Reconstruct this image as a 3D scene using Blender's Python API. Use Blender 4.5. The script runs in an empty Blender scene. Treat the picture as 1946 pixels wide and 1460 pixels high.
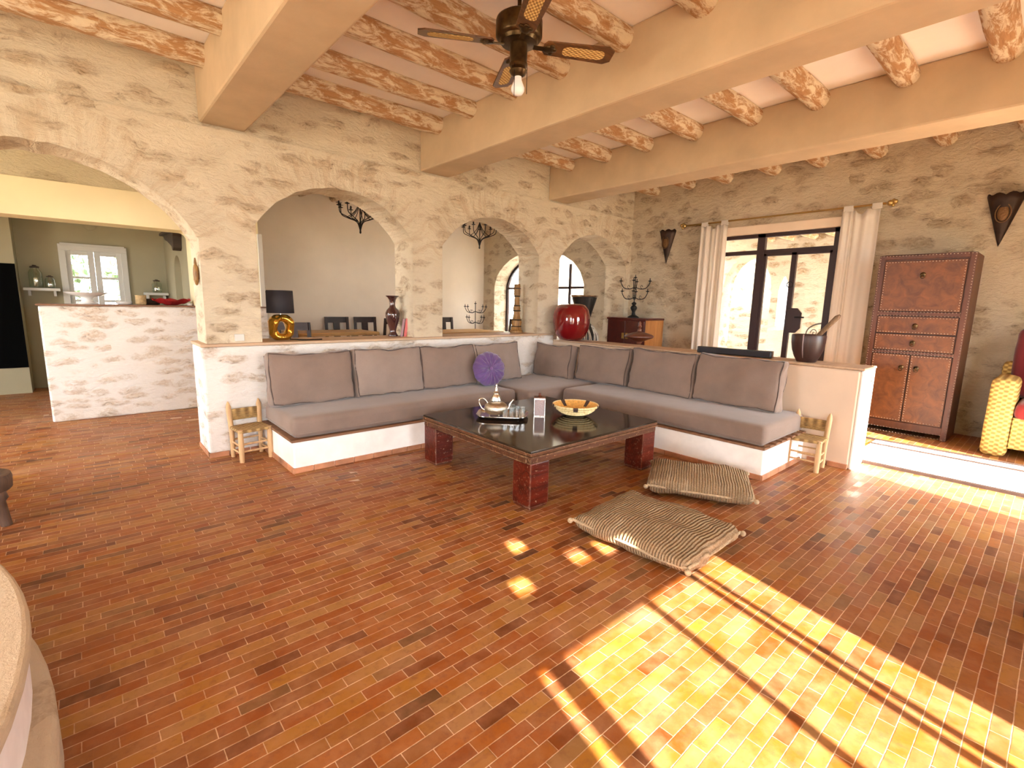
import bpy, bmesh, math, random
from mathutils import Vector, Matrix, noise, Euler
random.seed(7)
S = bpy.context.scene
COL = S.collection
PI = math.pi

# ------------------------------------------------------------------ camera, sky, sun, exposure
def make_camera():
    yaw, pitch, roll = math.radians(41.4695), math.radians(-9.3396), math.radians(1.2790)
    cy, sy, cp, sp = math.cos(yaw), math.sin(yaw), math.cos(pitch), math.sin(pitch)
    f = Vector((sy*cp, cy*cp, sp)); r = Vector((cy, -sy, 0)); u = r.cross(f)
    r2 = r*math.cos(roll) + u*math.sin(roll); u2 = -r*math.sin(roll) + u*math.cos(roll)
    cd = bpy.data.cameras.new('camera'); co = bpy.data.objects.new('camera', cd); COL.objects.link(co)
    m = Matrix((r2, u2, -f)).transposed().to_4x4(); m.translation = Vector((0, 0, 1.6))
    co.matrix_world = m
    cd.sensor_width = 36; cd.lens = 36*924.97/1946; cd.clip_start = .05; cd.clip_end = 300
    S.camera = co
make_camera()

wd = bpy.data.worlds.new('sky'); S.world = wd; wd.use_nodes = True
wd.node_tree.nodes['Background'].inputs[0].default_value = (.86, .93, 1, 1)
wd.node_tree.nodes['Background'].inputs[1].default_value = 15.0

SUN_EL = math.radians(30.2); SUN_H = Vector((.252, .968, 0)).normalized()
SUN_DIR = SUN_H*math.cos(SUN_EL) + Vector((0, 0, -math.sin(SUN_EL)))
sl = bpy.data.lights.new('sun', 'SUN'); sl.energy = 34; sl.color = (1, .93, .80); sl.angle = .009
so = bpy.data.objects.new('sun', sl); COL.objects.link(so)
so.rotation_euler = SUN_DIR.to_track_quat('-Z', 'Y').to_euler()

S.view_settings.view_transform = 'Standard'; S.view_settings.look = 'None'
S.view_settings.exposure = 0.74; S.view_settings.gamma = 1; S.view_settings.use_curve_mapping = False
S.cycles.max_bounces = 12; S.cycles.diffuse_bounces = 7; S.cycles.glossy_bounces = 4
S.cycles.transparent_max_bounces = 12; S.cycles.transmission_bounces = 6
S.cycles.caustics_reflective = False; S.cycles.caustics_refractive = False
S.cycles.sample_clamp_indirect = 8

def portal(loc, rot, sx, sy):          # guides the sampling of daylight through an opening, gives no light of its own
    l = bpy.data.lights.new('daylight_portal', 'AREA'); l.shape = 'RECTANGLE'; l.size = sx; l.size_y = sy
    l.cycles.is_portal = True
    o = bpy.data.objects.new('daylight_portal', l); COL.objects.link(o); o.location = loc; o.rotation_euler = rot
portal((1.2, -2.28, 1.5), (PI/2, 0, 0), 2.0, 3.0)
portal((-2.55, -2.28, 1.65), (PI/2, 0, 0), 2.5, 3.3)
portal((-3.98, 3.4, 1.8), (PI/2, 0, -PI/2), 2.0, 1.6)
portal((5.9, -.88, 1.4), (PI/2, 0, 0), 2.4, 2.9)
portal((7.80, 2.95, 1.6), (PI/2, 0, PI/2), 2.4, 3.0)
portal((7.80, 8.15, 1.6), (PI/2, 0, PI/2), 2.9, 2.8)
portal((-3.98, 7.2, 1.8), (PI/2, 0, -PI/2), 1.75, 3.0)
portal((.27, 11.48, 1.7), (PI/2, 0, PI), .75, 1.4)

# ------------------------------------------------------------------ helpers
class MB:
    def __init__(s): s.b = bmesh.new(); s.M = Matrix()
    def v(s, p): return s.b.verts.new(s.M @ Vector(p))
    def f(s, vs, m=0):
        try:
            fc = s.b.faces.new(vs); fc.material_index = m; return fc
        except ValueError: return None
    def box(s, x0, x1, y0, y1, z0, z1, m=0, M=None):
        M = M or Matrix()
        vs = [s.v(M @ Vector(p)) for p in ((x0,y0,z0),(x1,y0,z0),(x1,y1,z0),(x0,y1,z0),(x0,y0,z1),(x1,y0,z1),(x1,y1,z1),(x0,y1,z1))]
        for q in ((0,3,2,1),(4,5,6,7),(0,1,5,4),(1,2,6,5),(2,3,7,6),(3,0,4,7)): s.f([vs[i] for i in q], m)
        return s
    def cbox(s, c, d, m=0, rot=(0,0,0)):
        M = Matrix.Translation(c) @ Euler(rot).to_matrix().to_4x4()
        return s.box(-d[0]/2, d[0]/2, -d[1]/2, d[1]/2, -d[2]/2, d[2]/2, m, M)
    def lathe(s, prof, seg=24, c=(0,0,0), m=0, M=None, mfun=None, caps=True, a0=0, a1=2*PI):
        M = Matrix.Translation(c) @ (M or Matrix()); rings = []
        full = abs(a1-a0-2*PI) < 1e-6; n = seg if full else seg+1
        for r, z in prof:
            rings.append([s.v(M @ Vector((r*math.cos(a0+(a1-a0)*k/seg), r*math.sin(a0+(a1-a0)*k/seg), z))) for k in range(n)])
        for i in range(len(rings)-1):
            for k in range(seg):
                k2 = (k+1) % n
                s.f([rings[i][k], rings[i][k2], rings[i+1][k2], rings[i+1][k]], mfun(i, k) if mfun else m)
        if caps and full:
            if prof[0][0] > 1e-4: s.f(rings[0][::-1], m)
            if prof[-1][0] > 1e-4: s.f(rings[-1], m)
        return s
    def tube(s, pts, r, seg=8, m=0, caps=True, closed=False):
        pts = [Vector(p) for p in pts]; n = len(pts); rs = r if isinstance(r, (list, tuple)) else [r]*n
        rings = []; nrm = None
        for i, p in enumerate(pts):
            a = pts[i-1] if (i > 0 or closed) else p; b = pts[(i+1) % n] if (i < n-1 or closed) else p
            t = (b-a).normalized() if (b-a).length > 1e-9 else Vector((0,0,1))
            if nrm is None: nrm = t.orthogonal().normalized()
            else:
                nrm = nrm - t*nrm.dot(t)
                nrm = nrm.normalized() if nrm.length > 1e-6 else t.orthogonal().normalized()
            bn = t.cross(nrm)
            rings.append([s.v(p + (nrm*math.cos(2*PI*k/seg) + bn*math.sin(2*PI*k/seg))*rs[i]) for k in range(seg)])
        for i in range(n if closed else n-1):
            A, Bq = rings[i], rings[(i+1) % n]
            for k in range(seg): s.f([A[k], A[(k+1) % seg], Bq[(k+1) % seg], Bq[k]], m)
        if caps and not closed: s.f(rings[0][::-1], m); s.f(rings[-1], m)
        return s
    def prism(s, poly, h0, h1, ax='z', m=0, M=None):
        def P(a, b, h): return {'z': (a, b, h), 'y': (a, h, b), 'x': (h, a, b)}[ax]
        M = M or Matrix()
        A = [s.v(M @ Vector(P(a, b, h0))) for a, b in poly]; Bq = [s.v(M @ Vector(P(a, b, h1))) for a, b in poly]
        s.f(A[::-1], m); s.f(Bq, m); n = len(poly)
        for i in range(n): s.f([A[i], A[(i+1) % n], Bq[(i+1) % n], Bq[i]], m)
        return s
    def ball(s, c, r, seg=12, m=0, sc=(1,1,1)):
        pr = [(r*math.sin(PI*i/8)*1.0 if 0 < i < 8 else 0.0005, -r*math.cos(PI*i/8)) for i in range(9)]
        return s.lathe([(a, b) for a, b in pr], seg, c, m, Matrix.Diagonal((*sc, 1)))
    def soft(s, sx, sy, sz, r, puff=0, ax=2, n=12, wr=0, seed=0, M=None, m=0):
        """rounded box with puffed faces along axis ax"""
        h = Vector((sx/2, sy/2, sz/2)); M = M or Matrix(); vm = {}
        def coord(i, k):
            rr = min(r, h[k]*.98); a = h[k]-rr
            t = [-1+.0, ]
            seq = [-h[k], -h[k]+rr*.15, -h[k]+rr*.45, -a] + [-a+2*a*j/(n-6) for j in range(1, n-6)] + [a, h[k]-rr*.45, h[k]-rr*.15, h[k]]
            return seq[i]
        N = n+1
        cnt = len([-1]*4)+ (n-7) + 4
        def vert(i, j, k):
            key = (i, j, k)
            if key in vm: return vm[key]
            p = Vector((coord(i,0), coord(j,1), coord(k,2)))
            rr = [min(r, h[q]*.98) for q in range(3)]
            c = Vector([max(-(h[q]-rr[q]), min(h[q]-rr[q], p[q])) for q in range(3)])
            d = Vector([(p[q]-c[q])/rr[q] for q in range(3)])
            L = d.length; mx = max(abs(d[0]), abs(d[1]), abs(d[2]))
            if L > 1e-6: d = d*(mx/L); p = c + Vector([d[q]*rr[q] for q in range(3)])
            if puff:
                o = [q for q in range(3) if q != ax]
                w = (1-min(1,abs(p[o[0]]/h[o[0]]))**2.2)*(1-min(1,abs(p[o[1]]/h[o[1]]))**2.2)
                p[ax] += puff*w*(p[ax]/h[ax])
            if wr:
                q = noise.noise_vector(p*5.5 + Vector((seed*3.1, seed, 0)))*wr + noise.noise_vector(p*14 + Vector((seed, 1, seed)))*wr*.35
                p = p + q
            vm[key] = s.v(M @ p); return vm[key]
        K = cnt-1
        for a in range(K):
            for b in range(K):
                for (fix, lo) in ((0,0),(0,K),(1,0),(1,K),(2,0),(2,K)):
                    def g(i, j):
                        q = [i, j]; q.insert(fix, lo); return vert(*q)
                    s.f([g(a,b), g(a+1,b), g(a+1,b+1), g(a,b+1)], m)
        return s
    def out(s, name, mats, parent=None, loc=None, rot=None, smooth=None, bevel=0, seg=2, solid=0, subsurf=0):
        bmesh.ops.remove_doubles(s.b, verts=s.b.verts[:], dist=1e-5)
        bmesh.ops.recalc_face_normals(s.b, faces=s.b.faces[:])
        me = bpy.data.meshes.new(name); s.b.to_mesh(me); s.b.free()
        for m in (mats if isinstance(mats, (list, tuple)) else [mats]): me.materials.append(m)
        o = bpy.data.objects.new(name, me); COL.objects.link(o)
        if parent: o.parent = parent
        if loc is not None: o.location = loc
        if rot is not None: o.rotation_euler = rot
        if smooth:
            for p in me.polygons: p.use_smooth = True
            me.set_sharp_from_angle(angle=math.radians(smooth))
        if solid:
            md = o.modifiers.new('solid', 'SOLIDIFY'); md.thickness = solid; md.offset = 0
        if bevel:
            md = o.modifiers.new('bevel', 'BEVEL'); md.width = bevel; md.segments = seg; md.limit_method = 'ANGLE'; md.angle_limit = math.radians(40)
        if subsurf:
            md = o.modifiers.new('sub', 'SUBSURF'); md.levels = subsurf; md.render_levels = subsurf
        return o

def tag(o, label, cat, group=None):
    o['label'] = label; o['category'] = cat
    if group: o['group'] = group
    return o
def thing(name, label, cat, loc=(0,0,0), rz=0, group=None):
    o = bpy.data.objects.new(name, None); COL.objects.link(o); o.empty_display_size = .1
    o.location = loc; o.rotation_euler = (0, 0, rz)
    return tag(o, label, cat, group)
def struct(o): o['kind'] = 'structure'; return o
def dup(root, loc, rz=None, label=None):
    r = root.copy(); COL.objects.link(r); r.location = loc
    if rz is not None: r.rotation_euler = (0, 0, rz)
    if label: r['label'] = label
    for ch in list(root.children):
        c = ch.copy(); COL.objects.link(c); c.parent = r
        for g in list(ch.children):
            d = g.copy(); COL.objects.link(d); d.parent = c
    return r
def arcpts(c, r, a0, a1, n, ax='xz'):
    out = []
    for i in range(n+1):
        a = a0+(a1-a0)*i/n; u, w = r*math.cos(a), r*math.sin(a)
        out.append(Vector(c) + (Vector((u,0,w)) if ax == 'xz' else Vector((u,w,0)) if ax == 'xy' else Vector((0,u,w))))
    return out
def bez(P, n=12):
    P = [Vector(p) for p in P]; out = []
    def cr(a,b,c,d,t): return .5*((2*b)+(-a+c)*t+(2*a-5*b+4*c-d)*t*t+(-a+3*b-3*c+d)*t**3)
    Q = [P[0]*2-P[1]] + P + [P[-1]*2-P[-2]]
    for i in range(1, len(Q)-2):
        for k in range(n): out.append(cr(Q[i-1], Q[i], Q[i+1], Q[i+2], k/n))
    out.append(P[-1]); return out

# ------------------------------------------------------------------ materials
class NT:
    def __init__(s, name):
        s.m = bpy.data.materials.new(name); s.m.use_nodes = True; s.t = s.m.node_tree
        s.n = s.t.nodes; s.bs = s.n['Principled BSDF']; s._p = None
    def new(s, typ, ins=None, **kw):
        nd = s.n.new(typ)
        for k, v in kw.items(): setattr(nd, k, v)
        for k, v in (ins or {}).items(): s.set(nd.inputs[k], v)
        return nd
    def set(s, inp, v):
        if isinstance(v, bpy.types.NodeSocket): s.t.links.new(v, inp)
        elif isinstance(v, bpy.types.Node): s.t.links.new(v.outputs[0], inp)
        else:
            try: inp.default_value = v
            except Exception: inp.default_value = (*v, 1) if len(v) == 3 else v
    def pos(s, scale=(1,1,1), obj=True):
        tc = s.new('ShaderNodeTexCoord')
        mp = s.new('ShaderNodeMapping', {'Vector': tc.outputs['Object'], 'Scale': scale}); return mp.outputs[0]
    def noise(s, vec, scale=5, detail=4, rough=.55, dist=0):
        return s.new('ShaderNodeTexNoise', {'Vector': vec, 'Scale': scale, 'Detail': detail, 'Roughness': rough, 'Distortion': dist})
    def ramp(s, fac, stops, interp='LINEAR'):
        r = s.new('ShaderNodeValToRGB', {'Fac': fac}); cr = r.color_ramp; cr.interpolation = interp
        while len(cr.elements) < len(stops): cr.elements.new(.5)
        for e, (p, c) in zip(cr.elements, stops):
            e.position = p; e.color = (c, c, c, 1) if isinstance(c, (int, float)) else (*c, 1)
        return r.outputs[0]
    def mix(s, fac, a, b, typ='MIX'):
        m = s.new('ShaderNodeMix', data_type='RGBA', blend_type=typ)
        s.set(m.inputs[0], fac); s.set(m.inputs[6], a); s.set(m.inputs[7], b); return m.outputs[2]
    def math(s, op, a, b=0, c=0):
        m = s.new('ShaderNodeMath', operation=op); s.set(m.inputs[0], a); s.set(m.inputs[1], b); s.set(m.inputs[2], c); return m.outputs[0]
    def bump(s, h, strength=.5, dist=.02):
        b = s.new('ShaderNodeBump', {'Height': h, 'Strength': strength, 'Distance': dist})
        s.set(s.bs.inputs['Normal'], b.outputs[0])
    def col(s, c): s.set(s.bs.inputs['Base Color'], c)
    def rough(s, r): s.set(s.bs.inputs['Roughness'], r)

def mat(name, c, rough=.6, metal=0, var=.0, vs=8, bump=0, bs=40, spec=None, stretch=(1,1,1), coat=0):
    t = NT(name)
    if var:
        nz = t.noise(t.pos(stretch), vs, 5)
        lo = tuple(max(0, x*(1-var)) for x in c); hi = tuple(min(1, x*(1+var)) for x in c)
        t.col(t.ramp(nz.outputs[0], [(.3, lo), (.7, hi)]))
    else: t.col((*c, 1))
    t.rough(rough); t.bs.inputs['Metallic'].default_value = metal
    if spec is not None: t.bs.inputs['Specular IOR Level'].default_value = spec
    if coat: t.bs.inputs['Coat Weight'].default_value = coat; t.bs.inputs['Coat Roughness'].default_value = .05
    if bump: t.bump(t.noise(t.pos(stretch), bs, 5).outputs[0], bump, .01)
    return t.m

def stone(name, pale, tan, dark, scale=2.6, amount=.5, relief=.7, vous=False, squash=2.0):
    t = NT(name)
    p = t.pos()
    warp = t.noise(p, 3.5, 3)
    wv = t.new('ShaderNodeVectorMath', {0: warp.outputs[1], 1: (.5,.5,.5)}, operation='SUBTRACT')
    wv = t.new('ShaderNodeVectorMath', {0: wv.outputs[0], 'Scale': .16}, operation='SCALE')
    pw = t.new('ShaderNodeVectorMath', {0: p, 1: wv.outputs[0]}, operation='ADD').outputs[0]
    ps = t.new('ShaderNodeMapping', {'Vector': pw, 'Scale': (1, 1, squash)}).outputs[0]
    vo = t.new('ShaderNodeTexVoronoi', {'Vector': ps, 'Scale': scale, 'Randomness': .85})
    cell = t.new('ShaderNodeSeparateColor', {'Color': vo.outputs['Color']})
    body = t.ramp(vo.outputs['Distance'], [(.26, 1), (.52, 0)])
    shown = t.ramp(cell.outputs[0], [(1-amount-.12, 0), (1-amount+.12, 1)])
    mask = t.math('MULTIPLY', body, shown)
    fine = t.noise(t.new('ShaderNodeMapping', {'Vector': pw, 'Scale': (1, 1, 3.2)}).outputs[0], 9, 9, .70)
    grain = t.noise(p, 60, 4, .6)
    crumb = t.noise(t.new('ShaderNodeMapping', {'Vector': pw, 'Scale': (1, 1, 2.2)}).outputs[0], 24, 7, .72)
    big = t.noise(p, .9, 4, .6)
    # plaster tone
    c = t.mix(t.ramp(big.outputs[0], [(.35, 0), (.65, 1)]), pale, tuple(a*.78+b*.22 for a, b in zip(pale, tan)))
    stone_c = t.mix(cell.outputs[1], tan, tuple(a*.75+b*.25 for a, b in zip(tan, dark)))
    rag = t.math('MULTIPLY', mask, t.ramp(fine.outputs[0], [(.36, 0), (.55, 1)]))
    c = t.mix(t.math('MULTIPLY', rag, .92), c, stone_c)
    c = t.mix(t.math('MULTIPLY', t.ramp(crumb.outputs[0], [(.47, 0), (.60, 1)]), t.ramp(mask, [(.0, .05), (.4, .55)])), c, tuple(a*.70+b*.30 for a, b in zip(tan, dark)))
    c = t.mix(t.math('MULTIPLY', t.ramp(crumb.outputs[0], [(.36, 1), (.46, 0)]), t.ramp(mask, [(.0, .2), (.4, .6)])), c, pale)
    crev = t.math('MULTIPLY', t.ramp(fine.outputs[0], [(.57, 0), (.66, 1)]), t.ramp(mask, [(.05, .08), (.5, 1)]))
    h = t.math('ADD', t.math('MULTIPLY', mask, .55), t.math('MULTIPLY', fine.outputs[0], -.75))
    if vous:      # the rough voussoirs laid radially round the arch heads
        sx = t.new('ShaderNodeSeparateXYZ', {'Vector': pw})
        X, Z = sx.outputs[0], sx.outputs[2]
        xm = t.math('SUBTRACT', t.math('MODULO', t.math('SUBTRACT', X, 1.185), 2.245), 1.1225)
        left = t.math('LESS_THAN', X, 1.15)
        dx = t.math('ADD', t.math('MULTIPLY', left, t.math('ADD', X, .15)), t.math('MULTIPLY', t.math('SUBTRACT', 1, left), xm))
        dz = t.math('SUBTRACT', Z, t.math('SUBTRACT', 1.735, t.math('MULTIPLY', left, .135)))
        rr = t.math('SQRT', t.math('ADD', t.math('MULTIPLY', dx, dx), t.math('MULTIPLY', dz, dz)))
        ring = t.math('MULTIPLY', t.ramp(rr, [(.0, 0), (1, 1)]), 1)
        rin = t.math('SUBTRACT', rr, t.math('ADD', 1.09, t.math('MULTIPLY', left, .10)))
        rmask = t.math('MULTIPLY', t.math('MULTIPLY', t.math('LESS_THAN', rin, t.math('ADD', .24, t.math('MULTIPLY', warp.outputs[0], .2))), t.math('GREATER_THAN', rin, -.05)), t.math('GREATER_THAN', Z, 2.15))
        ang = t.math('ARCTAN2', dx, dz)
        pv = t.new('ShaderNodeCombineXYZ', {0: t.math('MULTIPLY', ang, 17), 1: t.math('MULTIPLY', rin, 2.2), 2: t.math('FLOOR', t.math('DIVIDE', X, 2.2))}).outputs[0]
        vn = t.noise(pv, 1.0, 4, .6)
        c = t.mix(t.math('MULTIPLY', rmask, t.ramp(vn.outputs[0], [(.48, 0), (.66, .75)])), c, tan)
        h = t.math('SUBTRACT', h, t.math('MULTIPLY', t.math('MULTIPLY', vn.outputs[0], rmask), .7))
    c = t.mix(t.math('MULTIPLY', crev, .75), c, dark)
    t.col(c); t.rough(.92); t.bs.inputs['Specular IOR Level'].default_value = .15
    h = t.math('ADD', h, t.math('ADD', t.math('MULTIPLY', grain.outputs[0], .07), t.math('MULTIPLY', t.math('MULTIPLY', crumb.outputs[0], -.45), t.ramp(mask, [(0, .35), (.4, 1)]))))
    t.bump(h, relief, .12)
    return t.m

def brick_floor():
    t = NT('terracotta_brick')
    tc = t.new('ShaderNodeTexCoord')
    wob = t.noise(tc.outputs['Object'], 2.2, 2)
    p = t.new('ShaderNodeVectorMath', {0: tc.outputs['Object'], 1: t.new('ShaderNodeVectorMath', {0: wob.outputs[1], 'Scale': .012}, operation='SCALE').outputs[0]}, operation='ADD').outputs[0]
    sx = t.new('ShaderNodeSeparateXYZ', {'Vector': p})
    LX, LY = .188, .060
    ry = t.math('DIVIDE', sx.outputs[1], LY); row = t.math('FLOOR', ry); fy = t.math('FRACT', ry)
    off = t.new('ShaderNodeTexWhiteNoise', {'W': row}, noise_dimensions='1D').outputs['Value']
    rx = t.math('ADD', t.math('DIVIDE', sx.outputs[0], LX), t.math('ADD', t.math('MULTIPLY', row, .5), t.math('MULTIPLY', off, .35)))
    colm = t.math('FLOOR', rx); fx = t.math('FRACT', rx)
    idv = t.new('ShaderNodeCombineXYZ', {0: colm, 1: row}).outputs[0]
    wn = t.new('ShaderNodeTexWhiteNoise', {'Vector': idv}, noise_dimensions='3D')
    sc = t.new('ShaderNodeSeparateColor', {'Color': wn.outputs['Color']})
    ex = t.math('MULTIPLY', t.math('MINIMUM', fx, t.math('SUBTRACT', 1, fx)), LX)
    ey = t.math('MULTIPLY', t.math('MINIMUM', fy, t.math('SUBTRACT', 1, fy)), LY)
    rag = t.noise(p, 55, 4, .6)
    e = t.math('ADD', t.math('MINIMUM', ex, ey), t.math('MULTIPLY', t.math('SUBTRACT', rag.outputs[0], .5), .0030))
    mort = t.ramp(t.math('MULTIPLY', e, 100), [(.10, 1), (.24, 0)])
    n1 = t.noise(p, 26, 6, .65); n2 = t.noise(p, 1.1, 4, .6); n3 = t.noise(p, 7, 5, .6)
    base = t.ramp(sc.outputs[0], [(0, (.12,.031,.006)), (.18, (.25,.062,.009)), (.42, (.31,.092,.011)), (.62, (.23,.082,.023)), (.78, (.34,.137,.017)), (.92, (.34,.165,.050)), (1, (.085,.030,.011))])
    base = t.mix(t.ramp(n3.outputs[0], [(.4, 0), (.75, .55)]), base, (.42,.20,.10))
    base = t.mix(t.ramp(n1.outputs[0], [(.50, 0), (.75, .6)]), base, (.17,.055,.025))
    base = t.mix(t.ramp(n2.outputs[0], [(.55, 0), (.75, .40)]), base, (.46,.26,.15))
    pale = t.math('MULTIPLY', t.math('GREATER_THAN', sc.outputs[1], .90), t.math('GREATER_THAN', t.noise(p, .75, 2).outputs[0], .655))
    base = t.mix(t.math('MULTIPLY', pale, .8), base, (.66,.52,.38))
    c = t.mix(t.math('MULTIPLY', mort, t.ramp(n3.outputs[0], [(.35, .30), (.62, .95)])), base, (.66,.43,.27))
    t.col(c)
    t.rough(t.ramp(t.math('ADD', t.math('MULTIPLY', n3.outputs[0], .7), t.math('MULTIPLY', sc.outputs[2], .3)), [(.25, .36), (.75, .62)]))
    t.bs.inputs['Specular IOR Level'].default_value = .35
    tilt = t.math('ADD', t.math('MULTIPLY', fx, t.math('SUBTRACT', sc.outputs[1], .5)), t.math('MULTIPLY', fy, t.math('SUBTRACT', sc.outputs[2], .5)))
    h = t.math('ADD', t.math('SUBTRACT', t.math('MULTIPLY', n1.outputs[0], .35), t.math('MULTIPLY', mort, .5)), t.math('MULTIPLY', tilt, .5))
    t.bump(h, .5, .006)
    return t.m

def log_mat():
    t = NT('whitewashed_log')
    p = t.pos((.6, 2, 2)); n = t.noise(p, 8, 9, .74, .6); n2 = t.noise(t.pos((.18, 3, 3)), 14, 6, .7)
    wood = t.ramp(n2.outputs[0], [(.3, (.36,.18,.07)), (.55, (.52,.29,.13)), (.75, (.26,.13,.06))])
    c = t.mix(t.ramp(n.outputs[0], [(.46, 0), (.56, 1)]), wood, (.80,.68,.49))
    c = t.mix(t.ramp(n2.outputs[0], [(.66, 0), (.72, .7)]), c, (.22,.10,.04))
    t.col(c); t.rough(.85); t.bump(t.math('ADD', n.outputs[0], n2.outputs[0]), .8, .02); return t.m

def wood(name, c1, c2, rough=.35, axis=0, sc=3, coat=0, scratch=None, bumpy=.15):
    t = NT(name); st = [6, 6, 6]; st[axis] = .6
    n = t.noise(t.pos(tuple(st)), sc, 6, .6, .8)
    c = t.ramp(n.outputs[0], [(.3, c1), (.7, c2)])
    if scratch:
        sn = t.noise(t.pos((3, 9, 5)), 9, 7, .75)
        c = t.mix(t.ramp(sn.outputs[0], [(.60, 0), (.64, .8)]), c, scratch)
        bv = t.new('ShaderNodeBevel', {'Radius': .012}, samples=4); ge = t.new('ShaderNodeNewGeometry')
        dt = t.new('ShaderNodeVectorMath', {0: bv.outputs[0], 1: ge.outputs['Normal']}, operation='DOT_PRODUCT').outputs['Value']
        en = t.noise(t.pos(), 22, 5, .7)
        c = t.mix(t.math('MULTIPLY', t.ramp(dt, [(.86, 1), (.97, 0)]), t.ramp(en.outputs[0], [(.38, 0), (.55, .9)])), c, scratch)
    t.col(c); t.rough(rough)
    if coat: t.bs.inputs['Coat Weight'].default_value = coat; t.bs.inputs['Coat Roughness'].default_value = .08
    t.bump(n.outputs[0], bumpy, .01); t.bs.inputs['Specular IOR Level'].default_value = .25 if scratch else .5; return t.m

def fabric(name, c, var=.12, ws=900, sheen=.3):
    t = NT(name)
    n = t.noise(t.pos(), 3.2, 5, .6); f = t.noise(t.pos(), 260, 2)
    lo = tuple(x*(1-var) for x in c); hi = tuple(min(1, x*(1+var)) for x in c)
    cc = t.ramp(n.outputs[0], [(.3, lo), (.7, hi)])
    cc = t.mix(t.ramp(f.outputs[0], [(.4, 0), (.6, .25)]), cc, tuple(x*.72 for x in c))
    t.col(cc); t.rough(.95); t.bs.inputs['Sheen Weight'].default_value = sheen; t.bs.inputs['Specular IOR Level'].default_value = .1
    t.bump(f.outputs[0], .25, .003); return t.m

def stripes(name):            # hand-woven wool cover: narrow ridges across the cushion
    t = NT(name); tc = t.new('ShaderNodeTexCoord')
    w = t.noise(tc.outputs['Object'], 6, 3)
    s = t.new('ShaderNodeSeparateXYZ', {'Vector': tc.outputs['Object']})
    y = t.math('ADD', s.outputs[1], t.math('MULTIPLY', w.outputs[0], .02))
    wv = t.math('SINE', t.math('MULTIPLY', y, 300)); br = t.noise(t.new('ShaderNodeMapping', {'Vector': tc.outputs['Object'], 'Scale': (3, 26, 3)}).outputs[0], 1, 4, .7)
    fl = t.noise(tc.outputs['Object'], 120, 3)
    c = t.ramp(br.outputs[0], [(.25, (.20,.12,.06)), (.45, (.40,.27,.15)), (.55, (.34,.22,.12)), (.75, (.55,.42,.27))])
    c = t.mix(t.ramp(wv, [(.0, .35), (.5, 0)]), c, (.12,.07,.035))
    c = t.mix(t.ramp(fl.outputs[0], [(.5, 0), (.7, .45)]), c, (.62,.50,.35))
    t.col(c); t.rough(.95); t.bs.inputs['Specular IOR Level'].default_value = .1
    t.bump(t.math('ADD', wv, t.math('MULTIPLY', fl.outputs[0], .8)), .8, .008); return t.m

def weave(name, c1, c2, sc=60, ax=(0, 2)):
    t = NT(name); tc = t.new('ShaderNodeTexCoord'); s = t.new('ShaderNodeSeparateXYZ', {'Vector': tc.outputs['Object']})
    a = t.math('SINE', t.math('MULTIPLY', s.outputs[ax[0]], sc*1.4)); b = t.math('SINE', t.math('MULTIPLY', s.outputs[ax[1]], sc*2.2))
    h = t.math('MULTIPLY', a, b); n = t.noise(tc.outputs['Object'], 30, 3)
    c = t.mix(t.ramp(t.math('ADD', t.math('MULTIPLY', h, .5), t.math('MULTIPLY', n.outputs[0], .6)), [(.1, 1), (.6, 0)]), c1, c2)
    t.col(c); t.rough(.8); t.bump(h, .7, .006); return t.m

def glass(name='window_glass', refl=.08, tint=(1,1,1)):
    m = bpy.data.materials.new(name); m.use_nodes = True; t = m.node_tree; t.nodes.clear()
    o = t.nodes.new('ShaderNodeOutputMaterial'); a = t.nodes.new('ShaderNodeBsdfTransparent'); b = t.nodes.new('ShaderNodeBsdfGlossy'); x = t.nodes.new('ShaderNodeMixShader')
    a.inputs[0].default_value = (*tint, 1); b.inputs['Roughness'].default_value = .02; x.inputs[0].default_value = refl
    t.links.new(a.outputs[0], x.inputs[1]); t.links.new(b.outputs[0], x.inputs[2]); t.links.new(x.outputs[0], o.inputs[0]); return m

def linen(name, c):
    m = bpy.data.materials.new(name); m.use_nodes = True; t = m.node_tree
    bs = t.nodes['Principled BSDF']; bs.inputs['Base Color'].default_value = (*c, 1); bs.inputs['Roughness'].default_value = .95
    o = t.nodes['Material Output']; tr = t.nodes.new('ShaderNodeBsdfTranslucent'); tr.inputs[0].default_value = (*c, 1)
    x = t.nodes.new('ShaderNodeMixShader'); x.inputs[0].default_value = .38
    t.links.new(bs.outputs[0], x.inputs[1]); t.links.new(tr.outputs[0], x.inputs[2]); t.links.new(x.outputs[0], o.inputs[0])
    nz = t.nodes.new('ShaderNodeTexNoise'); nz.inputs['Scale'].default_value = 180; bp = t.nodes.new('ShaderNodeBump'); bp.inputs['Strength'].default_value = .2
    bp.inputs['Distance'].default_value = .003
    t.links.new(nz.outputs[0], bp.inputs['Height']); t.links.new(bp.outputs[0], bs.inputs['Normal']); return m

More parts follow.
